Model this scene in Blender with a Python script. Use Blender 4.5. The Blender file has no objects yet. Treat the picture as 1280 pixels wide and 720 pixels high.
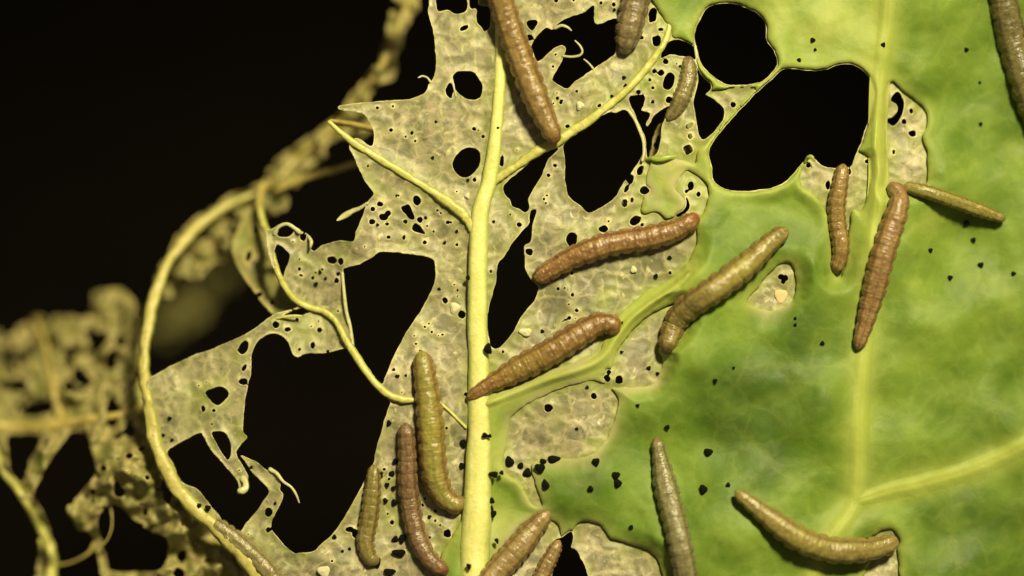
import bpy, math, random
import numpy as np
from mathutils import Vector, Matrix

# ------------------------------------------------------------------ camera, world, light
S = 1e-4            # metres per photograph pixel on the plane z = 0
D = 0.35            # camera height above that plane
scene = bpy.context.scene
col = scene.collection

cam_d = bpy.data.cameras.new('camera')
cam = bpy.data.objects.new('camera', cam_d)
col.objects.link(cam)
cam.location = (0, 0, D)
cam.rotation_euler = (0, 0, 0)
cam_d.sensor_width = 36.0
cam_d.lens = 36.0 * D / (1280 * S)
cam_d.clip_start = 0.01
cam_d.clip_end = 10
cam_d.dof.use_dof = True
cam_d.dof.focus_distance = D - 0.0003
cam_d.dof.aperture_fstop = 3.3
scene.camera = cam

world = bpy.data.worlds.new('World')
scene.world = world
world.use_nodes = True
bg = world.node_tree.nodes['Background']
bg.inputs['Color'].default_value = (1.0, 0.82, 0.55, 1)
bg.inputs['Strength'].default_value = 0.10

def torch(name, loc, target, radius, power, colour, cone):
    d = bpy.data.lights.new(name, 'SPOT')
    d.shadow_soft_size = radius; d.energy = power; d.color = colour
    d.spot_size = math.radians(cone); d.spot_blend = 1.0
    o = bpy.data.objects.new(name, d)
    col.objects.link(o)
    o.location = loc
    o.rotation_euler = (Vector(target) - Vector(loc)).to_track_quat('-Z', 'Y').to_euler()
    return o
torch('torch_lamp', (0.145, 0.285, 0.44), (0.0, -0.012, 0), 0.04, 24.0, (1.0, 0.86, 0.50), 33)

scene.view_settings.view_transform = 'Standard'
scene.view_settings.look = 'None'
scene.view_settings.exposure = 0
scene.view_settings.gamma = 1

# ------------------------------------------------------------------ numeric helpers
_rng = np.random.RandomState(7)
_TAB = _rng.rand(8, 256, 256)

def vnoise(x, y, scale, seed=0):
    """gradient noise in about -1..1; x, y in photograph pixels"""
    t = _TAB[seed % 8] * 2 * np.pi
    x = np.asarray(x, float); y = np.asarray(y, float)
    ca, sa = math.cos(0.7 + seed), math.sin(0.7 + seed)
    x, y = (x * ca - y * sa) / scale + seed * 17.3 + 1000.0, (x * sa + y * ca) / scale + seed * 9.1 + 1000.0
    xi = np.floor(x).astype(int); yi = np.floor(y).astype(int)
    fx = x - xi; fy = y - yi
    ux = fx * fx * fx * (fx * (fx * 6 - 15) + 10); uy = fy * fy * fy * (fy * (fy * 6 - 15) + 10)
    def gr(a, b, dx, dy):
        th = t[a % 256, b % 256]
        return np.cos(th) * dx + np.sin(th) * dy
    n00 = gr(xi, yi, fx, fy); n10 = gr(xi + 1, yi, fx - 1, fy)
    n01 = gr(xi, yi + 1, fx, fy - 1); n11 = gr(xi + 1, yi + 1, fx - 1, fy - 1)
    return ((n00 * (1 - ux) + n10 * ux) * (1 - uy) + (n01 * (1 - ux) + n11 * ux) * uy) * 1.5

def smooth(a, b, x):
    t = np.clip((x - a) / (b - a), 0, 1)
    return t * t * (3 - 2 * t)

def crom(pts, n=4, closed=True):
    p = np.array(pts, float)
    if closed:
        q = [np.roll(p, k, 0) for k in (1, 0, -1, -2)]
    else:
        e = np.vstack([2 * p[0] - p[1], p, 2 * p[-1] - p[-2]])
        q = [e[:-3], e[1:-2], e[2:-1], e[3:]]
    out = []
    for k in range(n):
        t = k / n
        out.append(0.5 * (2 * q[1] + (q[2] - q[0]) * t + (2 * q[0] - 5 * q[1] + 4 * q[2] - q[3]) * t * t
                          + (3 * q[1] - q[0] - 3 * q[2] + q[3]) * t ** 3))
    o = np.stack(out, 1).reshape(-1, p.shape[1])
    if not closed:
        o = np.vstack([o, p[-1:]])
    return o

def ell(x, y, rx, ry=None, rot=0.0):
    ry = rx if ry is None else ry
    r = random.Random(int(x * 31 + y * 17))
    pts = []
    n = 10
    ca, sa = math.cos(math.radians(rot)), math.sin(math.radians(rot))
    for k in range(n):
        a = 2 * math.pi * k / n
        j = r.uniform(0.86, 1.14)
        u, v = rx * j * math.cos(a), ry * j * math.sin(a)
        pts.append((x + u * ca - v * sa, y + u * sa + v * ca))
    return pts

class Grid:
    def __init__(s, x0, y0, x1, y1, step):
        s.x0, s.y0, s.step = x0, y0, step
        s.nx = int((x1 - x0) / step) + 1; s.ny = int((y1 - y0) / step) + 1
        xs = x0 + np.arange(s.nx) * step; ys = y0 + np.arange(s.ny) * step
        s.X, s.Y = np.meshgrid(xs, ys)
    def sample(s, F, px, py):
        u = np.clip((np.asarray(px, float) - s.x0) / s.step, 0, s.nx - 1.001)
        v = np.clip((np.asarray(py, float) - s.y0) / s.step, 0, s.ny - 1.001)
        i = u.astype(int); j = v.astype(int); a = u - i; b = v - j
        return (F[j, i] * (1 - a) + F[j, i + 1] * a) * (1 - b) + (F[j + 1, i] * (1 - a) + F[j + 1, i + 1] * a) * b

def seg_dist(X, Y, poly, closed=True):
    d2 = np.full(X.shape, 1e12)
    n = len(poly)
    for k in range(n if closed else n - 1):
        ax, ay = poly[k]; bx, by = poly[(k + 1) % n]
        ex, ey = bx - ax, by - ay
        l2 = ex * ex + ey * ey + 1e-9
        t = np.clip(((X - ax) * ex + (Y - ay) * ey) / l2, 0, 1)
        dx = X - (ax + t * ex); dy = Y - (ay + t * ey)
        np.minimum(d2, dx * dx + dy * dy, out=d2)
    return np.sqrt(d2)

def inside(X, Y, poly):
    r = np.zeros(X.shape, bool)
    n = len(poly)
    for k in range(n):
        ax, ay = poly[k]; bx, by = poly[(k + 1) % n]
        if ay == by: continue
        c = (ay > Y) != (by > Y)
        r ^= c & (X < (bx - ax) * (Y - ay) / (by - ay) + ax)
    return r

def apply_poly(g, F, pts, hole, pad=26, sm=True):
    """F = min(F, +sdf) for an outline, min(F, -sdf) for a hole"""
    p = crom(pts, 4) if sm else np.array(pts, float)
    if hole:
        i0 = max(0, int((p[:, 0].min() - pad - g.x0) / g.step)); i1 = min(g.nx, int((p[:, 0].max() + pad - g.x0) / g.step) + 2)
        j0 = max(0, int((p[:, 1].min() - pad - g.y0) / g.step)); j1 = min(g.ny, int((p[:, 1].max() + pad - g.y0) / g.step) + 2)
        if i1 <= i0 or j1 <= j0: return
        sl = (slice(j0, j1), slice(i0, i1))
    else:
        sl = (slice(0, g.ny), slice(0, g.nx))
    X, Y = g.X[sl], g.Y[sl]
    d = seg_dist(X, Y, p)
    ins = inside(X, Y, p)
    s = np.where(ins, d, -d)
    F[sl] = np.minimum(F[sl], -s if hole else s)

def to_world(px, py, z):
    k = S * (D - z) / D
    return np.stack([(px - 640) * k, -(py - 360) * k, z], -1)

# ------------------------------------------------------------------ mesh helpers
def mesh_from_arrays(name, V, polys_list):
    """polys_list: list of int arrays (n, k)"""
    me = bpy.data.meshes.new(name)
    V = np.ascontiguousarray(V, np.float32)
    me.vertices.add(len(V)); me.vertices.foreach_set('co', V.ravel())
    polys_list = [np.asarray(p, np.int32) for p in polys_list if len(p)]
    loops = np.concatenate([p.ravel() for p in polys_list])
    sizes = np.concatenate([np.full(len(p), p.shape[1], np.int32) for p in polys_list])
    starts = np.concatenate([[0], np.cumsum(sizes)[:-1]]).astype(np.int32)
    me.loops.add(len(loops)); me.loops.foreach_set('vertex_index', loops)
    me.polygons.add(len(sizes)); me.polygons.foreach_set('loop_start', starts)
    me.polygons.foreach_set('use_smooth', np.ones(len(sizes), bool))
    me.update(calc_edges=True)
    return me

def add_attr(me, name, arr):
    if arr.ndim == 1:
        a = me.attributes.new(name, 'FLOAT', 'POINT'); a.data.foreach_set('value', np.ascontiguousarray(arr, np.float32))
    else:
        c = np.ones((len(arr), 4), np.float32); c[:, :3] = arr
        a = me.attributes.new(name, 'FLOAT_COLOR', 'POINT'); a.data.foreach_set('color', c.ravel())

def new_obj(name, me, mat, parent=None):
    o = bpy.data.objects.new(name, me)
    if mat is not None and me is not None and len(me.materials) == 0: me.materials.append(mat)
    o.parent = parent
    col.objects.link(o)
    return o

def tag(o, label, cat=None, group=None, kind=None):
    o['label'] = label
    if cat: o['category'] = cat
    if group: o['group'] = group
    if kind: o['kind'] = kind
    return o

# marching squares table: corners 0..3 = (0,0),(1,0),(1,1),(0,1); edges 4..7 = bottom,right,top,left
_MS = {1: [[0, 4, 7]], 2: [[1, 5, 4]], 3: [[0, 1, 5, 7]], 4: [[2, 6, 5]], 5: [[0, 4, 7], [2, 6, 5]], 6: [[1, 2, 6, 4]],
       7: [[0, 1, 2, 6, 7]], 8: [[3, 7, 6]], 9: [[0, 4, 6, 3]], 10: [[1, 5, 4], [3, 7, 6]], 11: [[0, 1, 5, 6, 3]],
       12: [[2, 3, 7, 5]], 13: [[0, 4, 5, 2, 3]], 14: [[1, 2, 3, 7, 4]], 15: [[0, 1, 2, 3]]}

def march(g, F):
    """returns px, py of vertices and list of polygon arrays for F > 0"""
    F = np.where(np.abs(F) < 1e-4, 1e-4, F)
    ny, nx = F.shape
    inn = F > 0
    idx = np.arange(nx * ny).reshape(ny, nx)
    # horizontal edge vertex (j, i)-(j, i+1)
    nh = ny * (nx - 1)
    hid = nx * ny + np.arange(nh).reshape(ny, nx - 1)
    vid = nx * ny + nh + np.arange((ny - 1) * nx).reshape(ny - 1, nx)
    with np.errstate(all='ignore'):
        th = np.clip(F[:, :-1] / (F[:, :-1] - F[:, 1:]), 0.02, 0.98)
        tv = np.clip(F[:-1] / (F[:-1] - F[1:]), 0.02, 0.98)
    PX = np.concatenate([g.X.ravel(), (g.X[:, :-1] + th * g.step).ravel(), g.X[:-1].ravel()])
    PY = np.concatenate([g.Y.ravel(), g.Y[:, :-1].ravel(), (g.Y[:-1] + tv * g.step).ravel()])
    code = inn[:-1, :-1] * 1 + inn[:-1, 1:] * 2 + inn[1:, 1:] * 4 + inn[1:, :-1] * 8
    ref = [idx[:-1, :-1], idx[:-1, 1:], idx[1:, 1:], idx[1:, :-1], hid[:-1], vid[:, 1:], hid[1:], vid[:, :-1]]
    polys = {}
    for c, pl in _MS.items():
        m = code == c
        if not m.any(): continue
        for p in pl:
            polys.setdefault(len(p), []).append(np.stack([ref[k][m] for k in p], 1))
    polys = [np.concatenate(v) for v in polys.values()]
    used = np.unique(np.concatenate([p.ravel() for p in polys]))
    remap = np.full(len(PX), -1); remap[used] = np.arange(len(used))
    return PX[used], PY[used], [remap[p] for p in polys]

def sheet(name, g, F, zfun, thick, mat, parent, attrs=None):
    px, py, polys = march(g, F)
    z = zfun(px, py)
    top = to_world(px, py, z)
    bot = to_world(px, py, z - thick)
    n = len(px)
    # boundary edges
    e = []
    for p in polys:
        k = p.shape[1]
        for i in range(k): e.append(np.stack([p[:, i], p[:, (i + 1) % k]], 1))
    e = np.concatenate(e)
    key = e[:, 0].astype(np.int64) * n + e[:, 1]
    rev = e[:, 1].astype(np.int64) * n + e[:, 0]
    b = e[~np.isin(key, rev)]
    wall = np.stack([b[:, 1], b[:, 0], b[:, 0] + n, b[:, 1] + n], 1)
    # image y runs down: flip the winding so that the top faces +Z
    allp = [p[:, ::-1] for p in polys] + [(p + n) for p in polys] + [wall[:, ::-1]]
    me = mesh_from_arrays(name, np.vstack([top, bot]), allp)
    if attrs:
        for an, fn in attrs.items():
            a = fn(px, py)
            add_attr(me, an, np.concatenate([a, a]))
    return new_obj(name, me, mat, parent)

def tube_mesh(name, P, R, flat=1.0, nseg=14, jitter=0.0, seed=0):
    """P (n,3) world points, R (n) radii in metres; both ends are rounded off"""
    d0 = P[0] - P[1]; d0 = d0 / np.linalg.norm(d0); d1 = P[-1] - P[-2]; d1 = d1 / np.linalg.norm(d1)
    cs = (0.98, 0.85, 0.55)
    P = np.vstack([[P[0] + d0 * R[0] * c for c in cs], P, [P[-1] + d1 * R[-1] * c for c in cs[::-1]]])
    R = np.concatenate([[R[0] * math.sqrt(1 - c * c) for c in cs], R, [R[-1] * math.sqrt(1 - c * c) for c in cs[::-1]]])
    n = len(P)
    T = np.gradient(P, axis=0); T /= np.linalg.norm(T, axis=1)[:, None] + 1e-12
    up = np.array([0, 0, 1.0])
    side = np.cross(T, up); ln = np.linalg.norm(side, axis=1)[:, None]
    side = np.where(ln > 1e-3, side / (ln + 1e-12), np.array([1.0, 0, 0]))
    U = np.cross(side, T)
    a = np.linspace(0, 2 * np.pi, nseg, endpoint=False)
    rr = R[:, None] * np.ones(nseg)[None]
    if jitter:
        s = np.arange(n)[:, None] * 1.0
        rr = rr * (1 + jitter * vnoise(s + 0 * a[None], np.cos(a)[None] * 6 + 0 * s, 5.0, seed)
                   + jitter * vnoise(s + 0 * a[None], np.cos(a)[None] * 6 + 0 * s, 17.0, seed + 1)
                   + 0.5 * jitter * vnoise(s + 0 * a[None], np.cos(a)[None] * 9 + np.sin(a)[None] * 5 + 0 * s, 2.6, seed + 2))
    V = P[:, None, :] + side[:, None, :] * (np.cos(a)[None, :, None] * rr[..., None]) \
        + U[:, None, :] * (np.sin(a)[None, :, None] * rr[..., None] * flat)
    V = V.reshape(-1, 3)
    i = np.arange(n - 1)[:, None] * nseg; k = np.arange(nseg)[None]
    k2 = (k + 1) % nseg
    q = np.stack([i + k, i + k2, i + nseg + k2, i + nseg + k], -1).reshape(-1, 4)
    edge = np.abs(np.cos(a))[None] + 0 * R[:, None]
    c0 = np.arange(nseg)[None]; c1 = ((n - 1) * nseg + np.arange(nseg))[None, ::-1]
    me = mesh_from_arrays(name, V, [q[:, ::-1], c0, c1[:, ::-1][:, ::-1]])
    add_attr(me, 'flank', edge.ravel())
    return me

# ------------------------------------------------------------------ node material helpers
def mat_new(name):
    m = bpy.data.materials.new(name); m.use_nodes = True
    nt = m.node_tree
    b = nt.nodes['Principled BSDF']
    return m, nt, b

def nnode(nt, t, **kw):
    n = nt.nodes.new(t)
    for k, v in kw.items(): setattr(n, k, v)
    return n

def noise_n(nt, scale, detail=3, rough=0.55, dist=0.0, vec=None):
    n = nnode(nt, 'ShaderNodeTexNoise')
    n.inputs['Scale'].default_value = scale; n.inputs['Detail'].default_value = detail
    n.inputs['Roughness'].default_value = rough; n.inputs['Distortion'].default_value = dist
    if vec: nt.links.new(vec, n.inputs['Vector'])
    return n

def ramp(nt, fac, stops):
    r = nnode(nt, 'ShaderNodeValToRGB')
    el = r.color_ramp.elements
    while len(el) > 1: el.remove(el[-1])
    el[0].position = stops[0][0]; el[0].color = (*stops[0][1], 1)
    for p, c in stops[1:]:
        e = el.new(p); e.color = (*c, 1)
    nt.links.new(fac, r.inputs['Fac'])
    return r.outputs['Color']

def mixc(nt, fac, a, b, mode='MIX'):
    m = nnode(nt, 'ShaderNodeMix', data_type='RGBA', blend_type=mode)
    for sock, v in ((m.inputs[0], fac), (m.inputs[6], a), (m.inputs[7], b)):
        if isinstance(v, (int, float)): sock.default_value = v
        elif isinstance(v, tuple): sock.default_value = (*v, 1)
        else: nt.links.new(v, sock)
    return m.outputs[2]

def attr(nt, name):
    a = nnode(nt, 'ShaderNodeAttribute'); a.attribute_name = name
    return a

def bump(nt, b, height, dist, strength=1.0, prev=None):
    n = nnode(nt, 'ShaderNodeBump')
    n.inputs['Distance'].default_value = dist; n.inputs['Strength'].default_value = strength
    nt.links.new(height, n.inputs['Height'])
    if prev: nt.links.new(prev, n.inputs['Normal'])
    nt.links.new(n.outputs['Normal'], b.inputs['Normal'])
    return n.outputs['Normal']

def coord(nt):
    return nnode(nt, 'ShaderNodeTexCoord').outputs['Object']

G1 = (1, 1, 1); G0 = (0, 0, 0)

def make_membrane(name, c_beige, c_grey, c_cream, c_green, rough=0.5):
    m, nt, b = mat_new(name)
    co = coord(nt)
    n1 = noise_n(nt, 130, 4, 0.6, 0.4, co).outputs['Fac']
    n0 = noise_n(nt, 70, 3, 0.6, 0.6, co).outputs['Fac']
    n2 = noise_n(nt, 480, 7, 0.72, 0.6, co).outputs['Fac']
    n3 = noise_n(nt, 1400, 4, 0.6, 0.2, co).outputs['Fac']
    grey = attr(nt, 'grey').outputs['Fac']
    c = mixc(nt, ramp(nt, n2, [(0.42, G0), (0.57, G1)]), c_beige, c_grey)
    c = mixc(nt, ramp(nt, n0, [(0.45, G0), (0.62, (0.6, 0.6, 0.6))]), c, tuple(0.5 * p + 0.5 * q_ for p, q_ in zip(c_grey, c_beige)))
    c = mixc(nt, ramp(nt, n1, [(0.32, (0.5, 0.5, 0.5)), (0.45, G0)]), c, tuple(0.85 * p for p in c_grey))
    c = mixc(nt, grey, c, c_grey)
    c = mixc(nt, ramp(nt, n1, [(0.55, G0), (0.72, (0.75, 0.75, 0.75))]), c, c_green)
    c = mixc(nt, ramp(nt, n3, [(0.32, (0.4, 0.4, 0.4)), (0.45, G0)]), c, tuple(x * 0.55 for x in c_grey))
    c = mixc(nt, ramp(nt, n2, [(0.64, G0), (0.74, (0.7, 0.7, 0.7))]), c, c_cream)
    n4 = noise_n(nt, 750, 3, 0.5, 0.8, co).outputs['Fac']
    c = mixc(nt, ramp(nt, n4, [(0.63, G0), (0.70, (0.75, 0.75, 0.75))]), c, c_cream)
    n5 = noise_n(nt, 1100, 3, 0.6, 0.5, co).outputs['Fac']
    c = mixc(nt, ramp(nt, n5, [(0.30, (0.7, 0.7, 0.7)), (0.40, G0)]), c, tuple(0.6 * p for p in c_grey))
    v = nnode(nt, 'ShaderNodeTexVoronoi', feature='DISTANCE_TO_EDGE'); v.inputs['Scale'].default_value = 330
    wv = nnode(nt, 'ShaderNodeVectorMath', operation='MULTIPLY_ADD')
    nt.links.new(noise_n(nt, 380, 3, 0.6, 0, co).outputs['Color'], wv.inputs[0]); wv.inputs[1].default_value = (0.003,) * 3
    nt.links.new(co, wv.inputs[2]); nt.links.new(wv.outputs[0], v.inputs['Vector'])
    c = mixc(nt, ramp(nt, v.outputs['Distance'], [(0.0, (0.38, 0.38, 0.38)), (0.10, G0)]), c, c_cream)
    c = mixc(nt, attr(nt, 'leafgreen').outputs['Fac'], c, c_green)
    c = mixc(nt, attr(nt, 'rim').outputs['Fac'], c, c_cream)
    nt.links.new(c, b.inputs['Base Color'])
    b.inputs['Roughness'].default_value = rough
    b.inputs['Specular IOR Level'].default_value = 0.55
    b.inputs['Subsurface Weight'].default_value = 0.15
    b.inputs['Subsurface Radius'].default_value = (0.0006, 0.0005, 0.0002)
    b.inputs['Subsurface Scale'].default_value = 1.0
    nrm = bump(nt, b, n3, 0.00010, 0.35)
    nrm = bump(nt, b, n2, 0.0005, 0.2, nrm)
    return m

M_MEM = make_membrane('papery_membrane', (0.365, 0.318, 0.195), (0.170, 0.165, 0.098), (0.62, 0.57, 0.31), (0.25, 0.295, 0.06))
M_FAR = make_membrane('dried_membrane', (0.33, 0.265, 0.10), (0.19, 0.185, 0.065), (0.45, 0.38, 0.15), (0.17, 0.20, 0.035))

def make_green():
    m, nt, b = mat_new('green_leaf_tissue')
    co = coord(nt)
    tone = attr(nt, 'tone').outputs['Fac']
    n1 = noise_n(nt, 110, 5, 0.6, 0.5, co).outputs['Fac']
    n2 = noise_n(nt, 700, 4, 0.6, 0.3, co).outputs['Fac']
    mth = nnode(nt, 'ShaderNodeMath', operation='MULTIPLY_ADD')
    nt.links.new(n1, mth.inputs[0]); mth.inputs[1].default_value = 0.55
    sub = nnode(nt, 'ShaderNodeMath', operation='SUBTRACT'); nt.links.new(tone, sub.inputs[0]); sub.inputs[1].default_value = 0.275
    nt.links.new(sub.outputs[0], mth.inputs[2])
    m2 = nnode(nt, 'ShaderNodeMath', operation='MULTIPLY_ADD')
    nt.links.new(noise_n(nt, 320, 4, 0.6, 1.0, co).outputs['Fac'], m2.inputs[0]); m2.inputs[1].default_value = 0.36
    s2 = nnode(nt, 'ShaderNodeMath', operation='SUBTRACT'); nt.links.new(mth.outputs[0], s2.inputs[0]); s2.inputs[1].default_value = 0.18
    nt.links.new(s2.outputs[0], m2.inputs[2])
    c = ramp(nt, m2.outputs[0], [(0.0, (0.045, 0.098, 0.008)), (0.3, (0.088, 0.165, 0.013)), (0.6, (0.17, 0.265, 0.032)), (1.0, (0.38, 0.43, 0.11))])
    v = nnode(nt, 'ShaderNodeTexVoronoi', feature='DISTANCE_TO_EDGE'); v.inputs['Scale'].default_value = 230
    wv = nnode(nt, 'ShaderNodeVectorMath', operation='MULTIPLY_ADD')
    nt.links.new(noise_n(nt, 260, 3, 0.6, 0, co).outputs['Color'], wv.inputs[0]); wv.inputs[1].default_value = (0.004,) * 3
    nt.links.new(co, wv.inputs[2]); nt.links.new(wv.outputs[0], v.inputs['Vector'])
    net = ramp(nt, v.outputs['Distance'], [(0.0, (0.07, 0.07, 0.07)), (0.10, G0)])
    c = mixc(nt, net, c, (0.42, 0.50, 0.12))
    c = mixc(nt, attr(nt, 'veiny').outputs['Fac'], c, (0.33, 0.40, 0.075))
    c = mixc(nt, attr(nt, 'rim').outputs['Fac'], c, (0.40, 0.44, 0.11))
    c = mixc(nt, attr(nt, 'worn').outputs['Fac'], c, (0.345, 0.31, 0.18))
    nt.links.new(c, b.inputs['Base Color'])
    b.inputs['Roughness'].default_value = 0.42
    rr = nnode(nt, 'ShaderNodeMapRange'); rr.inputs[3].default_value = 0.42; rr.inputs[4].default_value = 0.70
    nt.links.new(n1, rr.inputs[0]); nt.links.new(rr.outputs[0], b.inputs['Roughness'])
    b.inputs['Specular IOR Level'].default_value = 0.30
    b.inputs['Subsurface Weight'].default_value = 0.3
    b.inputs['Subsurface Radius'].default_value = (0.0008, 0.0012, 0.0002)
    b.inputs['Subsurface Scale'].default_value = 1.0
    nrm = bump(nt, b, n2, 0.0003, 0.3)
    nrm = bump(nt, b, v.outputs['Distance'], 0.0008, 0.05, nrm)
    return m
M_GREEN = make_green()

def make_vein(name, ca, cb, cc):
    m, nt, b = mat_new(name)
    co = coord(nt)
    n1 = noise_n(nt, 420, 5, 0.65, 0.5, co).outputs['Fac']
    n2 = noise_n(nt, 1500, 3, 0.6, 0.0, co).outputs['Fac']
    c = mixc(nt, ramp(nt, n1, [(0.35, G0), (0.7, G1)]), ca, cb)
    c = mixc(nt, ramp(nt, n2, [(0.52, G0), (0.72, (0.75, 0.75, 0.75))]), c, cc)
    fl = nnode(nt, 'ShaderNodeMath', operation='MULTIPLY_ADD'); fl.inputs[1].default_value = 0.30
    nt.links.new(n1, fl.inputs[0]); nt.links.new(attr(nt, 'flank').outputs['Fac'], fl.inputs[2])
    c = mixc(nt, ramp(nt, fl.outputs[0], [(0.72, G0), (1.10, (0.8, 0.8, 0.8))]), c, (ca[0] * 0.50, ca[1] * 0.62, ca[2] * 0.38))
    nt.links.new(c, b.inputs['Base Color'])
    b.inputs['Roughness'].default_value = 0.42
    b.inputs['Subsurface Weight'].default_value = 0.3
    b.inputs['Subsurface Radius'].default_value = (0.001, 0.001, 0.0003)
    b.inputs['Subsurface Scale'].default_value = 1.0
    bump(nt, b, n2, 0.0002, 0.5)
    return m
M_RIB = make_vein('pale_midrib', (0.72, 0.69, 0.28), (0.54, 0.58, 0.17), (0.52, 0.53, 0.15))
M_VEIN = make_vein('pale_vein', (0.56, 0.53, 0.17), (0.42, 0.44, 0.10), (0.30, 0.27, 0.08))
M_VEING = make_vein('green_vein', (0.34, 0.42, 0.085), (0.28, 0.37, 0.065), (0.24, 0.31, 0.05))
M_ARC = make_vein('curved_vein', (0.54, 0.48, 0.16), (0.42, 0.40, 0.10), (0.32, 0.24, 0.08))
M_RIDGE = make_vein('ridge_vein', (0.50, 0.55, 0.14), (0.42, 0.50, 0.10), (0.36, 0.44, 0.08))
M_DRYV = make_vein('dry_vein', (0.52, 0.42, 0.13), (0.40, 0.33, 0.09), (0.34, 0.22, 0.07))

def make_frass():
    m, nt, b = mat_new('black_frass')
    n = noise_n(nt, 3000, 3, 0.6, 0, coord(nt)).outputs['Fac']
    nt.links.new(ramp(nt, n, [(0.3, (0.003, 0.004, 0.0015)), (0.8, (0.013, 0.014, 0.006))]), b.inputs['Base Color'])
    b.inputs['Roughness'].default_value = 0.8
    b.inputs['Specular IOR Level'].default_value = 0.12
    bump(nt, b, n, 0.0002, 0.8)
    return m
M_FRASS = make_frass()

def make_pale(name, c1, c2):
    m, nt, b = mat_new(name)
    n = noise_n(nt, 900, 3, 0.6, 0, coord(nt)).outputs['Fac']
    nt.links.new(ramp(nt, n, [(0.3, c1), (0.8, c2)]), b.inputs['Base Color'])
    b.inputs['Roughness'].default_value = 0.55
    b.inputs['Subsurface Weight'].default_value = 0.2
    b.inputs['Subsurface Radius'].default_value = (0.0008, 0.0006, 0.0003)
    b.inputs['Subsurface Scale'].default_value = 1.0
    bump(nt, b, n, 0.0002, 0.5)
    return m
M_PALE = make_pale('pale_fleck', (0.62, 0.60, 0.36), (0.72, 0.70, 0.46))
M_PEACH = make_pale('peach_fleck', (0.72, 0.50, 0.24), (0.75, 0.62, 0.36))

def make_skin():
    m, nt, b = mat_new('caterpillar_skin')
    co = coord(nt)
    n1 = noise_n(nt, 900, 4, 0.65, 0.2, co).outputs['Fac']
    n2 = noise_n(nt, 3500, 3, 0.6, 0.0, co).outputs['Fac']
    c = attr(nt, 'pigment').outputs['Color']
    c = mixc(nt, ramp(nt, n1, [(0.3, (0.5, 0.5, 0.5)), (0.5, G0)]), c, (0.52, 0.42, 0.32), 'MULTIPLY')
    c = mixc(nt, ramp(nt, n2, [(0.58, G0), (0.72, (0.4, 0.4, 0.4))]), c, (0.50, 0.42, 0.27))
    c = mixc(nt, ramp(nt, n2, [(0.28, (0.6, 0.6, 0.6)), (0.42, G0)]), c, (0.07, 0.035, 0.015))
    nt.links.new(c, b.inputs['Base Color'])
    b.inputs['Roughness'].default_value = 0.30
    b.inputs['Specular IOR Level'].default_value = 0.5
    b.inputs['Subsurface Weight'].default_value = 0.5
    b.inputs['Subsurface Radius'].default_value = (0.0013, 0.0008, 0.0003)
    b.inputs['Subsurface Scale'].default_value = 1.0
    nrm = bump(nt, b, n1, 0.0004, 0.4)
    nrm = bump(nt, b, n2, 0.00012, 0.4, nrm)
    return m
M_SKIN = make_skin()

def make_head_mat(name, col_):
    m, nt, b = mat_new(name)
    n = noise_n(nt, 1800, 3, 0.6, 0, coord(nt)).outputs['Fac']
    nt.links.new(ramp(nt, n, [(0.35, tuple(x * 0.6 for x in col_)), (0.7, col_)]), b.inputs['Base Color'])
    b.inputs['Roughness'].default_value = 0.3
    bump(nt, b, n, 0.0001, 0.4)
    return m

# ------------------------------------------------------------------ backdrop
m, nt, b = mat_new('black_cloth')
n = noise_n(nt, 60, 4, 0.6, 0, coord(nt)).outputs['Fac']
nt.links.new(ramp(nt, n, [(0.3, (0.0046, 0.0040, 0.0030)), (0.8, (0.0062, 0.0052, 0.0038))]), b.inputs['Base Color'])
b.inputs['Roughness'].default_value = 0.95
b.inputs['Specular IOR Level'].default_value = 0.0
ZB = -0.16
q = 24
gx, gy = np.meshgrid(np.linspace(-0.8, 0.8, q), np.linspace(-0.8, 0.8, q))
gz = ZB - 0.002 + 0.002 * vnoise(gx * 1000, gy * 1000, 120, 3)
ii = (np.arange(q - 1)[:, None] * q + np.arange(q - 1)[None]).ravel()
me = mesh_from_arrays('backdrop', np.stack([gx, gy, gz], -1).reshape(-1, 3), [np.stack([ii, ii + 1, ii + q + 1, ii + q], 1)])
bd = new_obj('backdrop', me, m); tag(bd, 'black matte cloth backdrop behind the leaf', None, None, 'structure')

# ------------------------------------------------------------------ leaf outlines (photograph pixels)
A_OUT = [(540, -60), (537, 0), (535, 15), (541, 35), (544, 60), (545, 85), (541, 98), (536, 106), (531, 116), (519, 122), (505, 125),
         (488, 125), (468, 127), (445, 129), (424, 132), (423, 137), (438, 139), (450, 141), (457, 145), (464, 157), (468, 168), (467, 178), (462, 182),
         (447, 172), (440, 176), (437, 185), (446, 205), (455, 225), (462, 234), (467, 242), (461, 250), (456, 262), (450, 278),
         (444, 290), (442, 301), (430, 301), (418, 302), (402, 307), (392, 314), (387, 307), (388, 297), (380, 290), (368, 287),
         (352, 280), (341, 286), (332, 291), (338, 325), (350, 352), (365, 376), (372, 384), (352, 390), (342, 393), (320, 409), (300, 421),
         (262, 437), (237, 446), (215, 457), (194, 469), (184, 482), (195, 550), (215, 600), (250, 640), (290, 680), (325, 720),
         (355, 775), (1350, 775), (1350, -60)]
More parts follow.
